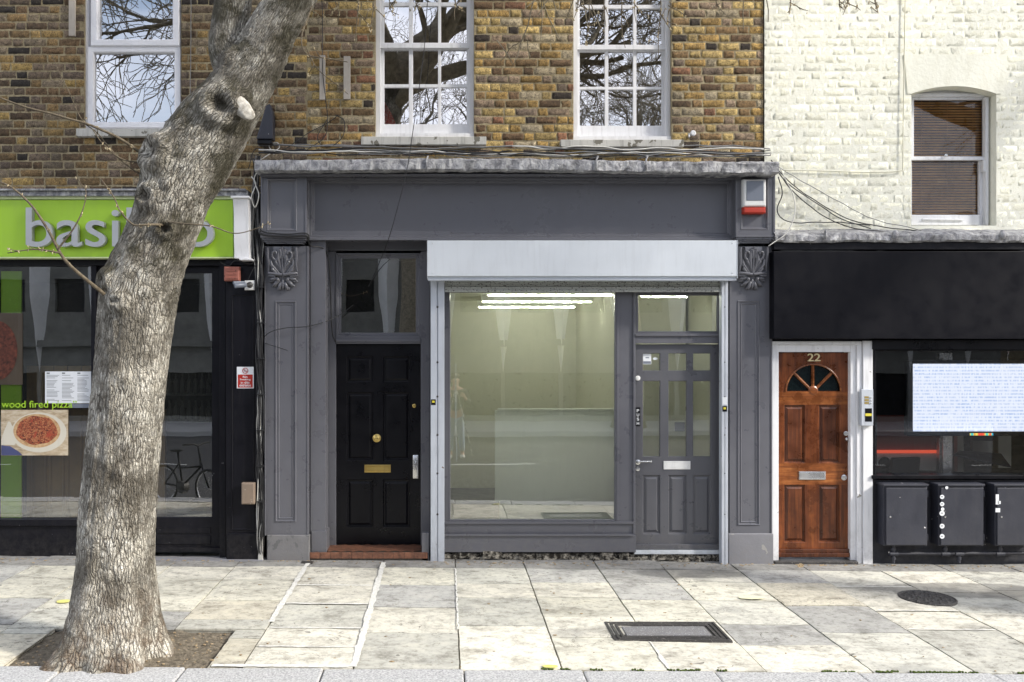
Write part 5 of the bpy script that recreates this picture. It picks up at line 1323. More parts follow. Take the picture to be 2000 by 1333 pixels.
# kerb, road
m = MB(); x = -9.0; rk = random.Random(9)
while x < 10:
    w = rk.uniform(.8,1.05); m.box(x+.004, x+w-.004, KY-.32, KY-.004, -.25, gz(x+w/2)+.002); x += w
struct('kerb', m, M_granite, bevel=.012)
m = MB(); m.quad((-60,-14.0,-.13),(60,-14.0,-.13),(60,KY-.30,-.13),(-60,KY-.30,-.13)); struct('road', m, M_asphalt, fix=False)
m = MB()
for y in (-3.75, -4.0): m.quad((-40,y-.05,-.126),(40,y-.05,-.126),(40,y+.05,-.126),(-40,y+.05,-.126))
for k in range(-8, 9): m.quad((k*3.5,-8.35,-.126),(k*3.5+1.8,-8.35,-.126),(k*3.5+1.8,-8.25,-.126),(k*3.5,-8.25,-.126))
struct('road_marking', m, M_roadline, fix=False)
m = MB(); m.box(-60, 60, -17.2, -14.0, -.3, .0); struct('far_pavement', m, M_slab.copy() if False else M_granite)
m = MB(); m.quad((-300,-300,-.3),(300,-300,-.3),(300,300,-.3),(-300,300,-.3)); struct('ground', m, M_asphalt, fix=False)
# soil in the tree pit
m = MB(); nx, ny = 44, 26; b = 0
for j in range(ny+1):
    for i in range(nx+1):
        x = PIT[0]-.01+(PIT[1]-PIT[0]+.02)*i/nx; y = PIT[2]-.01+(PIT[3]-PIT[2]+.02)*j/ny
        r_ = math.hypot(x+2.35, (y+2.72))
        m.v.append((x, y, gz(x)-.034+.08*math.exp(-(r_/.42)**2)+noise.noise(Vector((x*9,y*9,0)))*.02+noise.noise(Vector((x*30,y*30,0)))*.008))
for j in range(ny):
    for i in range(nx): a = j*(nx+1)+i; m.face(a, a+1, a+nx+2, a+nx+1)
o = struct('soil', m, M_soil, smooth=True)
m = MB(); rp = random.Random(31)
for k in range(170):
    x = rp.uniform(PIT[0]+.03, PIT[1]-.03); y = rp.uniform(PIT[2]+.01, PIT[2]+.75); r_ = rp.uniform(.003,.010)
    m.ellipsoid((x, y, gz(x)-.022+.07*math.exp(-(math.hypot(x+2.35,y+2.72)/.42)**2)), r_*1.3, r_, r_*.6, 6, 4)
struct('litter', m, M_litter, 'stuff')
m = MB(); rp = random.Random(77)
for k in range(420):
    x = rp.uniform(-4.6, 6.2); y = .0-abs(rp.gauss(0, .09)) if rp.random() < .75 else rp.uniform(-3, -.1); r_ = rp.uniform(.003,.010)
    if y > -.04: y = -.04-rp.uniform(0,.05)
    m.ellipsoid((x, y, gz(x)+.004), r_*rp.uniform(1,2.2), r_, r_*.5, 6, 4)
struct('litter', m, M_litter, 'stuff')
# covers
ic_ = thing('manhole_cover', 'rectangular iron-framed inspection cover with concrete infill set in the pavement', 'manhole cover', (1.71,-2.21,gz(1.71)))
def flat_rect(m, x0, x1, y0, y1, z0, z1):
    m.box(x0, x1, y0, y1, z0, z1)
zc_ = gz(1.7)+.010
m = MB()
for k in range(3):
    i0 = .035*k; a, b, c, d = 1.27+i0, 2.15-i0, -2.43+i0, -1.99-i0; t_ = .022
    m.box(a, b, c, c+t_, zc_-.03, zc_+.002); m.box(a, b, d-t_, d, zc_-.03, zc_+.002); m.box(a, a+t_, c+t_, d-t_, zc_-.03, zc_+.002); m.box(b-t_, b, c+t_, d-t_, zc_-.03, zc_+.002)
m.box(1.265, 2.155, -2.435, -1.985, zc_-.03, zc_-.006)
part('frame', m, M_iron, ic_, bevel=.002)
m = MB(); m.box(1.385, 2.035, -2.315, -2.105, zc_-.02, zc_+.0015); part('infill', m, M_concrete_in, ic_, bevel=.004)
m = MB(); zc2 = gz(4.27)+.013; m.lathe((4.27,-1.24,zc2-.02), [(0,.235),(.018,.235),(.022,.225),(.016,.215),(.016,.0)], axis='z', n=40)
for a in range(0, 360, 30):
    for r_ in (.06, .12, .18): m.ellipsoid((4.27+r_*math.cos(R(a+r_*200)), -1.24+r_*math.sin(R(a+r_*200)), zc2-.004), .017, .024, .008, 6, 4)
solo('coal_hole_cover', m, M_iron, 'round patterned iron coal hole cover in the pavement on the right', 'manhole cover')
m = MB(); x_ = X(602,-.05); m.box(x_-.06, x_+.06, -.16, -.08, gz(x_)-.02, gz(x_)+.009); m.box(x_-.045, x_+.045, -.145, -.095, gz(x_)+.0095, gz(x_)+.012); solo('stop_tap_cover', m, [M_iron], 'small rectangular iron tap cover at the foot of the left pilaster', 'cover')
# yellow paint marks
M_ypaint = simple_noise('yellow_survey_paint', (.50,.47,.10,1), (.74,.70,.26,1), 30, .8, .003)
def blotch(x, y, rx, ry, seed):
    m = MB(); n = 26
    m.v += [(x+rx*math.cos(a)*(1+.3*noise.noise(Vector((math.cos(a)*2, math.sin(a)*2, seed)))), y+ry*math.sin(a)*(1+.3*noise.noise(Vector((math.cos(a)*2, math.sin(a)*2, seed+3)))), gz(x)+.011) for a in np.linspace(0, 2*math.pi, n+1)[:-1]]
    m.face(*range(n)); return m
struct('paint_mark', blotch(.72,-2.99,.055,.03,1), M_ypaint, fix=False); struct('paint_mark', blotch(2.7,-1.28,.12,.05,5), simple_noise('faded_yellow_paint', (.60,.58,.42,1), (.74,.72,.48,1), 12), fix=False)
struct('paint_mark', blotch(-3.25,-1.55,.06,.05,9), M_ypaint, fix=False)
# fallen leaf
m = MB(); c0 = Vector((3.55,-.24,gz(3.5)+.012))
for i in range(8):
    for s in (-1, 1):
        def q(i, s): t_ = i/8; w = .022*math.sin(math.pi*t_)**.7; return (c0.x-.03+.07*t_, c0.y+.01*t_, c0.z+.02+.03*t_*(1-t_)+s*w)
        m.quad(q(i,0), q(i+1,0), q(i+1,s), q(i,s))
solo('fallen_leaf', m, M_litter, 'curled dry leaf on the pavement in front of the brown door', 'leaf')

# ---------------------------------------------------------------- trees
def tube_np(polys, sides):
    """polys: list of (pts Nx3, radii) -> verts, faces, bark attr"""
    VV = []; FF = []; b = 0
    for pts, rs in polys:
        k = len(pts); t = np.gradient(pts, axis=0); t /= (np.linalg.norm(t, axis=1)[:, None]+1e-9)
        up = np.array([.31,.83,.46]); u = np.cross(t, up); u /= (np.linalg.norm(u, axis=1)[:, None]+1e-9); w = np.cross(t, u)
        a = np.arange(sides)*2*np.pi/sides
        ring = pts[:, None]+rs[:, None, None]*(u[:, None]*np.cos(a)[None, :, None]+w[:, None]*np.sin(a)[None, :, None])
        VV.append(ring.reshape(-1, 3))
        i = np.arange(k-1)[:, None]*sides; j = np.arange(sides)[None]; j2 = (j+1) % sides
        FF.append(np.stack([b+i+j, b+i+j2, b+i+sides+j2, b+i+sides+j], -1).reshape(-1, 4)); b += k*sides
    return np.concatenate(VV), np.concatenate(FF)
def grow(rg, start, d, L, r, level, maxl, out, up=.25, zmin=None):
    n = 6 if level < 3 else 5; pts = [np.array(start, float)]; d = np.array(d, float); d /= np.linalg.norm(d)
    for i in range(n):
        d = d+rg.normal(0, .17, 3)+np.array([0,0,up*(.12 if level < 2 else -.02)])
        d /= np.linalg.norm(d); pts.append(pts[-1]+d*L/n)
        if zmin is not None and pts[-1][2] < zmin: d[2] = abs(d[2])+.25
    pts = np.array(pts); rs = np.maximum(.0055, r*np.linspace(1, .45 if level < maxl else .25, n+1)); out[level].append((pts, rs))
    if level >= maxl: return
    nc = [6,5,5,5,5][level] if level < 5 else 4
    for c in range(nc):
        t = rg.uniform(.25, 1); idx = min(n-1, int(t*n)); base = pts[idx]+(pts[idx+1]-pts[idx])*(t*n-idx) if t < 1 else pts[-1]
        dd = pts[idx+1]-pts[idx]; dd /= np.linalg.norm(dd); q = rg.normal(0, 1, 3); q -= q.dot(dd)*dd; q /= np.linalg.norm(q)+1e-9
        ang = rg.uniform(.45, .95); nd = dd*math.cos(ang)+q*math.sin(ang); nd[2] += up*.4
        grow(rg, base, nd, L*rg.uniform(.5,.75), r*(1-.5*t)*rg.uniform(.42,.6), level+1, maxl, out, up, zmin)
def street_tree(loc, seed, label, h=5.6, group=None, maxl=4):
    t = thing('street_tree', label, 'tree', loc, group); rg = np.random.RandomState(seed); m = MB()
    pts = [(loc[0]+.06*math.sin(i*.9+seed), loc[1]+.05*math.cos(i), loc[2]-.1+h*i/10) for i in range(11)]
    m.tube(pts, [.42-.17*(i/10)**.5+(.12 if i == 0 else 0) for i in range(11)], 20); part('trunk', m, M_twigL, t, smooth=True)
    out = {k: [] for k in range(6)}; top = np.array(pts[-1])
    for k in range(4):
        a = k*math.pi/2+seed; grow(rg, top-np.array([0,0,.3]), (math.cos(a)*.8, math.sin(a)*.8-.35, 1.0), 3.8, .15, 0, maxl, out, .35, 5.0)
    Vv = []; Ff = []; b = 0
    for lv, sides in ((0,8),(1,6),(2,5),(3,4),(4,3))[:maxl+1]:
        v, f = tube_np(out[lv], sides); Vv.append(v); Ff.append([tuple(int(q)+b for q in x) for x in f]); b += len(v)
    mesh_obj('branches', np.concatenate(Vv), sum(Ff, []), M_twigL, t, smooth=True, fix=False)
    return t
M_twigL = simple_noise('tree_bark_plain', (.10,.085,.06,1), (.34,.30,.22,1), 14, .95, .01)
def copy_tree(o, loc, rz, label):
    r = o.copy(); COL.objects.link(r); r.location = loc; r.rotation_euler = (0,0,rz); r['label'] = label
    for ch in o.children:
        c = ch.copy(); COL.objects.link(c); c.parent = r
    return r
tr_grp = 'bare street trees outside the frame'
T1 = street_tree((7.9,-2.75,-.05), 4, 'bare street tree on the pavement further right, casting branch shadows', group=tr_grp, maxl=3)
T2 = street_tree((-1.0,-14.8,0), 8, 'bare street tree on the far pavement opposite the black door', group=tr_grp)
copy_tree(T2, (5.2,-15.2,0), 2.9, 'bare street tree on the far pavement opposite the right-hand shop')

# main tree ------------------------------------------------------------------
YT = -2.78
mt = thing('tree', 'big leaning bare plane tree with cracked bark growing from the pavement pit', 'tree', (X(222,YT), YT, gz(-2.3)))
ctrl = [(220,1325,124),(222,1300,118),(225,1262,104),(226,1200,87),(228,1100,73),(232,1000,71.5),(240,900,70),(249,800,69.5),(258,700,69),(267,600,73),(277,545,73),(300,490,67),(325,430,65),(344,370,68),(378,305,73),(414,250,70),(455,195,60),(497,130,52),(532,60,47),(568,0,43),(600,-60,42),(640,-140,43),(665,-230,40),(672,-330,38)]
cp = [Vector((X(a,YT), YT+(-.0 if b > 0 else .0005*(-b)), Z(b,YT))) for a, b, r in ctrl]; cr = [r*(YT-EY)/F for a, b, r in ctrl]
path = spline(cp, 14); rad_s = spline([Vector((r,0,0)) for r in cr], 14)
NR, NS = len(path), 220
Lc = np.concatenate([[0], np.cumsum([(path[i+1]-path[i]).length for i in range(NR-1)])])
knots = [(432,208,.15,.055,.9),(474,200,.10,.03,.5),(240,590,.085,.055,.7),(322,448,.075,.045,.8),(300,300,.15,.075,.5),(290,385,.10,.045,.6),(225,1115,.07,.012,.0),(180,1110,.06,.012,0),(430,95,.11,.05,.8),(330,360,.05,.02,.4),(250,740,.04,.015,.4),(235,925,.04,.015,.4),(575,20,.05,.025,.5),(200,545,.09,.045,.3),(560,40,.04,.03,.8)]
kp = []
for a, b, rr_, am, sc_ in knots:
    p = Vector((X(a,YT-.2), YT-.22, Z(b,YT-.2))); kp.append((p, rr_, am, sc_))
VT = []; BA = []; SC = []
for i in range(NR):
    t = (path[min(i+1,NR-1)]-path[max(i-1,0)]).normalized(); u = Vector((1,0,0)); u = (u-t*u.dot(t)).normalized(); w = t.cross(u); r0 = max(.02, rad_s[i].x); s = Lc[i]
    for k in range(NS):
        a = 2*math.pi*k/NS; ca, sa = math.cos(a), math.sin(a); d = u*ca+w*sa
        lob = noise.noise(Vector((ca*1.5, sa*1.5, s*.6)))*.07+noise.noise(Vector((ca*4, sa*4, s*1.7)))*.035
        fl = max(0, (.62-s)/.62); lob += fl**1.6*(.20*math.sin(a*5+.7)+.12*math.sin(a*8+2)+.10*noise.noise(Vector((ca*4,sa*4,s*4))))
        r = r0*(1+lob)
        cx3 = Vector((ca*.25, sa*.25, s*.3)); rid = noise.noise(cx3*38)*.5+noise.noise(cx3*80)*.3
        r += rid*.009
        r += noise.noise(Vector((ca*.25,sa*.25,s))*22)*.006
        p = path[i]+d*r; scar = 0
        for q, R_, am, sc_ in kp:
            dd = (p-q); dist = math.sqrt(dd.x**2+dd.z**2+(dd.y*.7)**2)
            if dist < R_*2 and d.y < .35:
                x_ = dist/R_; rip = .18*math.sin(x_*16+noise.noise(p*9)*3)*math.exp(-x_*1.2)
                p = p+d*am*(math.exp(-((x_-.62)/.38)**2)-.75*sc_*math.exp(-(x_/.36)**2)+rip)
                scar = max(scar, sc_*math.exp(-(x_/.52)**2)*(.6+.8*max(0,noise.noise(p*14)+.3)))
        # transverse wrinkles where the limb bends
        if 195 < 1: pass
        wr = math.exp(-((p-Vector((X(490,YT),p.y,Z(110,YT)))).length/.3)**2); p = p+d*wr*.006*math.sin(s*150+noise.noise(p*7)*5)
        VT.append(p); BA.append((ca*.25, sa*.25, s)); SC.append(min(1, scar))
FT = [(i*NS+k, i*NS+(k+1) % NS, (i+1)*NS+(k+1) % NS, (i+1)*NS+k) for i in range(NR-1) for k in range(NS)]
VT = np.array([tuple(v) for v in VT])
def bark_obj(name, V_, F_, BA_, SC_, parent):
    o = mesh_obj(name, V_, F_, M_bark, parent, smooth=True, fix=False)
    a = o.data.attributes.new('bark', 'FLOAT_VECTOR', 'POINT'); a.data.foreach_set('vector', np.asarray(BA_, np.float32).ravel())
    a = o.data.attributes.new('scar', 'FLOAT', 'POINT'); a.data.foreach_set('value', np.asarray(SC_, np.float32)); return o
trunk = bark_obj('trunk', VT, FT, BA, SC, mt)
def limb(pts, rs, n=48, amp=.012):
    p_ = spline(pts, 12); r_ = spline([Vector((r,0,0)) for r in rs], 12); V_ = []; B_ = []; s = 0
    for i in range(len(p_)):
        t = (p_[min(i+1,len(p_)-1)]-p_[max(i-1,0)]).normalized(); u = t.cross(Vector((.2,1,.1))).normalized(); w = t.cross(u)
        if i: s += (p_[i]-p_[i-1]).length
        for k in range(n):
            a = 2*math.pi*k/n; ca, sa = math.cos(a), math.sin(a)
            r = r_[i].x*(1+.08*noise.noise(Vector((ca*1.5,sa*1.5,s))))+noise.noise(Vector((ca*5,sa*5,s*5)))*amp*.5
            V_.append(tuple(p_[i]+(u*ca+w*sa)*r)); B_.append((ca*r_[0].x, sa*r_[0].x, s))
    F_ = [(i*n+k, i*n+(k+1) % n, (i+1)*n+(k+1) % n, (i+1)*n+k) for i in range(len(p_)-1) for k in range(n)]
    return np.array(V_), F_, B_
v_, f_, b_ = limb([P(478,165,YT+.10),P(448,105,YT+.12),P(447,60,YT+.13),P(455,0,YT+.15),P(462,-80,YT+.17),P(440,-200,YT+.2),P(400,-330,YT+.2)], [.18,.150,.132,.130,.125,.11,.09])
bark_obj('limb', v_, f_, b_, [0]*len(v_), mt)
m = MB(); rot = Matrix.Rotation(R(28), 3, 'Y') @ Matrix.Rotation(R(20), 3, 'X')
m.ellipsoid((X(474,YT-.24), YT-.232, Z(210,YT-.24)), .060, .035, .100, 22, 14, Matrix.Rotation(R(-38), 3, 'Y'))
m.ellipsoid((X(455,YT-.24), YT-.225, Z(187,YT-.24)), .024, .04, .05, 14, 10, Matrix.Rotation(R(-8), 3, 'Y'))
m.v = [(v[0]+.03*noise.noise(Vector(v)*16), v[1]+.012*noise.noise(Vector(v)*18+Vector((5,0,0))), v[2]) for v in m.v]
part('pruning_wound', m, M_heart, mt, 'pale healed pruning scar', smooth=True)
# crown
rg = np.random.RandomState(17); out = {k: [] for k in range(6)}
tips = [np.array(path[-1]), np.array(P(400,-330,YT+.2))]
for (st, d, L, r) in [(path[-1],(1.0,.05,.9),3.6,.17),(path[-1],(.2,-.5,1.1),3.4,.18),(path[-1],(-.2,.35,1.3),3.2,.15),(path[-8],(1.2,-.35,.55),3.6,.12),(path[-14],(.9,.3,.75),3.0,.10),
                      (P(400,-330,YT+.2),(-1,.1,.9),3.4,.085),(P(400,-330,YT+.2),(-.3,-.5,1.1),3.2,.085),(P(440,-200,YT+.2),(-1.1,-.4,.5),3.2,.07)]:
    grow(rg, tuple(st), d, L, r, 0, 4, out, .12, 5.0)
Vv = []; Ff = []; b = 0
for lv, sides in ((0,10),(1,7),(2,5),(3,4),(4,3)):
    v, f = tube_np(out[lv], sides); Vv.append(v); Ff.append([tuple(int(q)+b for q in x) for x in f]); b += len(v)
mesh_obj('branches', np.concatenate(Vv), sum(Ff, []), M_twigL, mt, smooth=True, fix=False)
# visible twigs with pale buds
tw = MB(); bd = MB(); rt = random.Random(6)
def bud(p, s=1):
    bd = MB(); BUDS.append(bd)
    for k in range(rt.choice([1,2,3])):
        rot = Matrix.Rotation(rt.uniform(0,6.3), 3, 'Z') @ Matrix.Rotation(rt.uniform(-1.2,1.2), 3, 'Y')
        bd.ellipsoid((p.x+rt.uniform(-.008,.008)*s, p.y+rt.uniform(-.01,.01), p.z+rt.uniform(-.01,.01)*s), .004*s, .003*s, .010*s, 7, 5, rot)
def twig(pts, r0, r1, buds=.3, wob=.010):
    global tw, BUDS
    tw = MB(); BUDS = []; twig_(pts, r0, r1, buds, wob)
    o = part('twig', tw, M_twig, mt, smooth=True)
    for b_ in BUDS: part('bud', b_, M_bud, o, smooth=True)
def twig_(pts, r0, r1, buds, wob):
    s = spline([P(*p) for p in pts], 7); k = len(s)
    s = [p+Vector((noise.noise(p*5)*wob, 0, noise.noise(p*5+Vector((3,3,3)))*wob)) for p in s]
    tw.tube(s, [r0+(r1-r0)*i/(k-1) for i in range(k)], 7)
    for i in range(2, k):
        if rt.random() < buds: bud(s[i], 1.0)
        if rt.random() < buds*.35:
            d = Vector((rt.uniform(-1,1), rt.uniform(-.5,.2), rt.uniform(-.6,.9))).normalized()*rt.uniform(.03,.09); tw.tube([s[i], s[i]+d*.5, s[i]+d+Vector((0,0,.01))], [.004,.003,.002], 5); bud(s[i]+d)
yt = YT-.12
twig([(285,305,YT-.1),(230,270,yt-.1),(160,240,yt-.15),(70,215,yt-.2),(-40,175,yt-.25)], .011, .005, .06)
twig([(278,345,YT-.1),(235,310,yt-.05),(190,262,yt-.1),(160,235,yt-.15),(130,170,yt-.2),(103,110,yt-.22)], .006, .002, .06)
twig([(285,318,YT-.1),(240,310,yt-.05),(205,285,yt-.1),(180,255,yt-.14)], .006, .003, .1)
twig([(205,575,YT-.25),(160,540,yt-.2),(120,500,yt-.25),(95,450,yt-.27),(60,400,yt-.3),(15,362,yt-.3),(-30,350,yt-.3)], .014, .004, .22)
twig([(118,496,yt-.26),(70,488,yt-.28),(14,495,yt-.3)], .007, .003, .35)
twig([(112,490,yt-.26),(135,460,yt-.28),(155,425,yt-.3),(168,385,yt-.3),(167,358,yt-.3)], .007, .002, .25)
twig([(320,440,YT-.22),(290,440,yt-.25),(260,440,yt-.25),(235,415,yt-.28),(222,385,yt-.3),(198,350,yt-.3)], .009, .003, .22)
twig([(320,434,YT-.22),(370,438,yt-.24),(420,445,yt-.26),(460,456,yt-.28),(500,447,yt-.3),(530,434,yt-.32)], .006, .002, .18)
twig([(610,10,YT),(590,70,yt),(600,105,yt),(640,115,yt),(680,122,yt)], .006, .003, .2)
twig([(600,95,yt),(618,130,yt),(650,160,yt),(680,185,yt)], .004, .002, .15)
for (x0_, ln, seed) in ((600,60,1),(655,45,2),(700,95,3),(730,60,4),(760,30,5),(812,22,6),(890,40,7),(1130,40,8),(1150,85,9),(1180,55,10),(1215,95,11),(1240,45,12),(1290,110,13),(1310,50,14),(1400,30,15),(1545,28,16),(1640,20,17),(1655,30,18),(1710,24,19)):
    q = random.Random(seed); dx = q.uniform(-25,25); y_ = -2.6+q.uniform(-.8,.3)
    twig([(x0_+dx*.9,-160,y_),(x0_+dx*.4,-60,y_),(x0_,0,y_),(x0_+dx*.3,ln*.6,y_),(x0_+dx*.5+q.uniform(-6,8),ln,y_)], .006, .002, .24)
    twig([(x0_+dx*.3,ln*.2,y_),(x0_-dx*.5+8,ln*.45,y_),(x0_-dx*.9+12,ln*.5+6,y_)], .004, .002, .22)

# ---------------------------------------------------------------- across the street (seen in the glass)
ob = thing('concrete_building', 'grey concrete building across the street with tall white pointed fins, reflected in the shop windows', 'building', (0,-18,0))
YO = -17.2
m = MB(); wh = []
for k in range(-9, 11): x = k*1.75; wh.append((x+.45, x+1.30, 3.3, 4.3)); wh.append((x+.06, x+1.69, .15, 1.45))
m.sheet(-17, 19, 0, 6.3, YO, wh)
for h in wh: m.ring(*h, [(0,YO),(0,YO-.15)], cap=False)
m.quad((-17,YO,6.3),(19,YO,6.3),(19,YO-6,6.3),(-17,YO-6,6.3))
m.box(-17, 19, YO, YO+.2, 2.25, 2.45)
part('wall', m, M_opp, ob, fix=False)
g = MB()
for h in wh: g.quad((h[0],YO-.14,h[2]),(h[1],YO-.14,h[2]),(h[1],YO-.14,h[3]),(h[0],YO-.14,h[3]))
part('window', g, M_black, ob, fix=False)
m = MB()
for k in range(-9, 11):
    x = k*1.75
    n_ = len(m.v); m.v += [(x-.34,YO,6.3),(x,YO+.62,6.3),(x+.34,YO,6.3),(x-.30,YO,3.8),(x,YO+.60,3.8),(x+.30,YO,3.8),(x,YO,1.45)]; m.face(n_,n_+1,n_+2); m.face(n_,n_+3,n_+4,n_+1); m.face(n_+1,n_+4,n_+5,n_+2); m.face(n_+3,n_+6,n_+4); m.face(n_+4,n_+6,n_+5); m.face(n_,n_+2,n_+5,n_+6,n_+3)
part('fin', m, M_fin, ob)

# bicycle at the kerb, reflected in the restaurant door
bk = thing('bicycle', 'small-wheeled black bicycle leaning at the kerb, seen reflected in the restaurant door', 'bicycle', (-3.85,-3.62,-.13))
a0 = Vector((-4.25,-3.95,-.13)); dirb = Vector((.86,.50,0)).normalized(); nrm = Vector((-dirb.y,dirb.x,0))
def bp(u, z, s=0): return a0+dirb*u+nrm*s+Vector((0,0,z))
wr_ = .27
for u in (0, .92):
    m = MB(); m.tube([bp(u+wr_*math.cos(a), wr_+.02+wr_*math.sin(a)) for a in np.linspace(0, 2*math.pi, 37)], .02, 8); w = part('tyre', m, M_rubber, bk, smooth=True)
    m = MB(); m.tube([bp(u+(wr_-.025)*math.cos(a), wr_+.02+(wr_-.025)*math.sin(a)) for a in np.linspace(0, 2*math.pi, 37)], .009, 6)
    for a in np.linspace(0, 2*math.pi, 17)[:-1]: m.tube([bp(u, wr_+.02), bp(u+(wr_-.025)*math.cos(a), wr_+.02+(wr_-.025)*math.sin(a))], .0018, 4)
    part('rim', m, M_chrome, w)
m = MB(); m.tube([bp(0,.29),bp(.36,.27),bp(.40,.30),bp(.78,.62)], .017, 8); m.tube([bp(0,.29),bp(.30,.62)], .010, 8); m.tube([bp(.38,.27),bp(.28,.78)], .015, 8); m.tube([bp(.28,.55),bp(.76,.60)], .017, 8)
m.tube([bp(.75,.66),bp(.83,.48),bp(.92,.29)], .014, 8); m.tube([bp(.75,.62),bp(.70,.90)], .015, 8); part('frame', m, M_black, bk, smooth=True)
m = MB(); m.tube([bp(.66,.93,-.26),bp(.70,.93,-.08),bp(.70,.90,0),bp(.70,.93,.08),bp(.66,.93,.26)], .013, 8); part('handlebar', m, M_rubber, bk, smooth=True)
m = MB(); m.ellipsoid(bp(.24,.81), .13,.065,.03, 14, 8, Matrix.Rotation(math.atan2(dirb.y,dirb.x),3,'Z')); part('saddle', m, M_rubber, bk, smooth=True)
m = MB(); m.tube([bp(.38,.27,-.05),bp(.38,.27,.05)], .09, 16); m.tube([bp(.38,.27,.06),bp(.50,.20,.06)], .009, 6); m.tube([bp(.50,.20,.04),bp(.50,.20,.13)], .012, 6); m.tube([bp(.38,.27,-.06),bp(.26,.34,-.06)], .009, 6); m.tube([bp(.26,.34,-.04),bp(.26,.34,-.13)], .012, 6); part('crank', m, M_iron, bk)

# photographer beside the camera, seen in the glass
def skinned(name, nodes, edges, mat, parent, sub=2):
    me = bpy.data.meshes.new(name); off = wloc(parent)
    me.from_pydata([tuple(Vector(n[0])-off) for n in nodes], edges, []); o = bpy.data.objects.new(name, me); COL.objects.link(o); o.parent = parent; me.materials.append(mat)
    md = o.modifiers.new('skin', 'SKIN'); md.use_smooth_shade = True
    for i, n in enumerate(nodes): sv = me.skin_vertices[0].data[i]; sv.radius = n[1] if isinstance(n[1], tuple) else (n[1], n[1]); sv.use_root = (i == 0)
    s = o.modifiers.new('sub', 'SUBSURF'); s.levels = sub; s.render_levels = sub; return o
gx_, gy_ = .22, -9.45; g0 = -.13
pe = thing('person', 'photographer in dark jacket and light jeans holding a tripod, reflected in the vacant shop window', 'person', (gx_, gy_, g0))
def q(x, y, z): return (gx_+x, gy_+y, g0+z)
nodes = [(q(0,0,.95),(.15,.11)),(q(0,0,1.12),(.135,.10)),(q(0,0,1.32),(.165,.11)),(q(0,0,1.45),(.10,.08)),(q(0,.01,1.52),(.055,.055)),(q(0,.02,1.62),(.078,.095)),(q(0,.02,1.70),(.075,.09)),
 (q(-.18,0,1.42),.065),(q(-.26,.08,1.18),.048),(q(-.20,.28,1.28),.036),(q(-.17,.36,1.36),.028),(q(.18,0,1.42),.065),(q(.27,.06,1.18),.048),(q(.20,.26,1.26),.036),(q(.16,.36,1.35),.028),
 (q(-.09,0,.86),.085),(q(-.11,.02,.48),.06),(q(-.12,0,.09),.042),(q(-.12,.15,.04),.035),(q(.09,0,.86),.085),(q(.11,.03,.48),.06),(q(.13,0,.09),.042),(q(.14,.15,.04),.035)]
edges = [(0,1),(1,2),(2,3),(3,4),(4,5),(5,6),(3,7),(7,8),(8,9),(9,10),(3,11),(11,12),(12,13),(13,14),(0,15),(15,16),(16,17),(17,18),(0,19),(19,20),(20,21),(21,22)]
skinned('body', nodes, edges, M_skin, pe)
skinned('jacket', [(n[0], (n[1][0]+.02, n[1][1]+.02) if isinstance(n[1], tuple) else n[1]+.014) for n in (nodes[0],nodes[1],nodes[2],nodes[3],nodes[7],nodes[8],nodes[9],nodes[11],nodes[12],nodes[13])], [(0,1),(1,2),(2,3),(3,4),(4,5),(5,6),(3,7),(7,8),(8,9)], M_jacket, pe)
skinned('jeans', [(q(0,0,.94),(.16,.12)),(q(-.09,0,.84),.10),(q(-.11,.02,.48),.074),(q(-.12,0,.13),.058),(q(.09,0,.84),.10),(q(.11,.03,.48),.074),(q(.13,0,.13),.058)], [(0,1),(1,2),(2,3),(0,4),(4,5),(5,6)], M_jeans, pe)
m = MB(); m.ellipsoid(q(0,-.01,1.735), .092,.108,.075,16,10); m.ellipsoid(q(0,-.07,1.66), .082,.05,.09,14,8); part('hair', m, M_hair, pe, smooth=True)
m = MB()
for sx in (-1, 1):
    m.ellipsoid(q(sx*.03,.105,1.645), .012,.008,.008,8,6)
    m.ellipsoid(q(sx*.085,.02,1.635), .012,.02,.03,8,6)
m.ellipsoid(q(0,.118,1.615), .014,.022,.028,8,6); m.ellipsoid(q(0,.108,1.575), .028,.01,.007,8,6); part('face', m, M_skin, pe, smooth=True)
m = MB()
for sx in (-1, 1):
    for f_ in range(4): m.tube([q(sx*(.165-.004*f_),.37,1.375-.02*f_), q(sx*(.14),.415,1.385-.02*f_), q(sx*.10,.42-.004*f_,1.378-.019*f_), q(sx*.085,.395,1.372-.018*f_)], [.009,.009,.008,.006], 7)
    m.tube([q(sx*.17,.35,1.37), q(sx*.13,.36,1.40), q(sx*.10,.375,1.40)], [.012,.010,.008], 7)
    m.ellipsoid(q(sx*.168,.375,1.345), .022,.035,.042,12,8)
part('fingers', m, M_skin, pe, smooth=True)
m = MB()
for sx in (-1, 1): m.ellipsoid(q(sx*.13,.07,.04), .055,.15,.05,14,8)
parts('shoe', m, M_alarmw, pe, smooth=True)
tp = thing('tripod', 'tall black camera tripod standing in front of the photographer, seen only in the window reflection', 'tripod', (gx_, gy_+.42, g0))
for a in (90, 210, 330):
    m = MB(); m.tube([q(.02*math.cos(R(a)),.42+.02*math.sin(R(a)),1.45), q(.42*math.cos(R(a)),.42+.42*math.sin(R(a)),0)], [.014,.009], 8); part('leg', m, M_chrome, tp)
m = MB(); m.tube([q(0,.42,1.1), q(0,.42,2.02)], .014, 8); part('centre_column', m, M_chrome, tp)

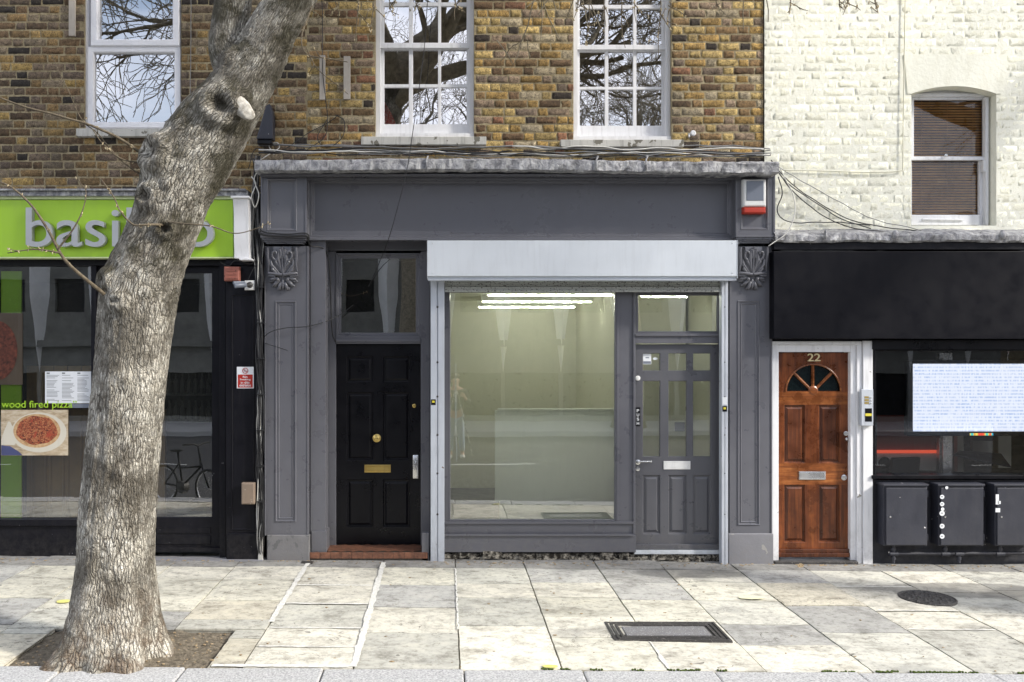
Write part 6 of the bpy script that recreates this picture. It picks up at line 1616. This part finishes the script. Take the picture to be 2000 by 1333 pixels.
# ---------------------------------------------------------------- light, sky, camera
SE, SA = 33.0, 24.0      # elevation, angle in front of the facade plane (from +X towards -Y)
vec = Vector((math.cos(R(SE))*math.cos(R(SA)), -math.cos(R(SE))*math.sin(R(SA)), math.sin(R(SE))))
sl_ = bpy.data.lights.new('sun', 'SUN'); sl_.energy = 3.3; sl_.angle = R(6.0); sl_.color = (1,.955,.88)
so = bpy.data.objects.new('sun', sl_); COL.objects.link(so); so.rotation_euler = vec.to_track_quat('Z', 'Y').to_euler(); so.location = (20,-10,15)
w = bpy.data.worlds.new('World'); scn.world = w; w.use_nodes = True; nt = w.node_tree; nt.nodes.clear()
ow = nt.nodes.new('ShaderNodeOutputWorld'); bg = nt.nodes.new('ShaderNodeBackground'); sk = nt.nodes.new('ShaderNodeTexSky')
sk.sky_type = 'NISHITA'; sk.sun_disc = False; sk.sun_elevation = R(SE); sk.sun_rotation = math.atan2(vec.x, vec.y); sk.air_density = 1.0; sk.dust_density = 1.5; sk.ozone_density = 1
tc = nt.nodes.new('ShaderNodeTexCoord'); mp = nt.nodes.new('ShaderNodeMapping'); mp.inputs['Scale'].default_value = (1,1,2.5); nt.links.new(tc.outputs['Generated'], mp.inputs[0])
nz = nt.nodes.new('ShaderNodeTexNoise'); nz.inputs['Scale'].default_value = 2.2; nz.inputs['Detail'].default_value = 8; nt.links.new(mp.outputs[0], nz.inputs['Vector'])
rp_ = nt.nodes.new('ShaderNodeValToRGB'); rp_.color_ramp.elements[0].position = .36; rp_.color_ramp.elements[1].position = .60; nt.links.new(nz.outputs['Fac'], rp_.inputs[0])
mx = nt.nodes.new('ShaderNodeMix'); mx.data_type = 'RGBA'; nt.links.new(rp_.outputs[0], mx.inputs[0]); nt.links.new(sk.outputs[0], mx.inputs[6]); mx.inputs[7].default_value = (7.5,7.7,8.6,1)
nt.links.new(mx.outputs[2], bg.inputs[0]); bg.inputs[1].default_value = .15; nt.links.new(bg.outputs[0], ow.inputs[0])
cam = bpy.data.cameras.new('camera'); co = bpy.data.objects.new('camera', cam); COL.objects.link(co); scn.camera = co
co.location = (EX, EY, EZ); co.rotation_euler = (R(90), 0, 0); cam.sensor_width = 36; cam.lens = 36*F/2000
cam.shift_x = (1000-PX)/2000; cam.shift_y = (PY-666.5)/2000; cam.clip_end = 1000; cam.clip_start = .05
scn.view_settings.view_transform = 'Standard'; scn.view_settings.look = 'None'; scn.view_settings.exposure = .85; scn.view_settings.gamma = 1
scn.render.engine = 'CYCLES'
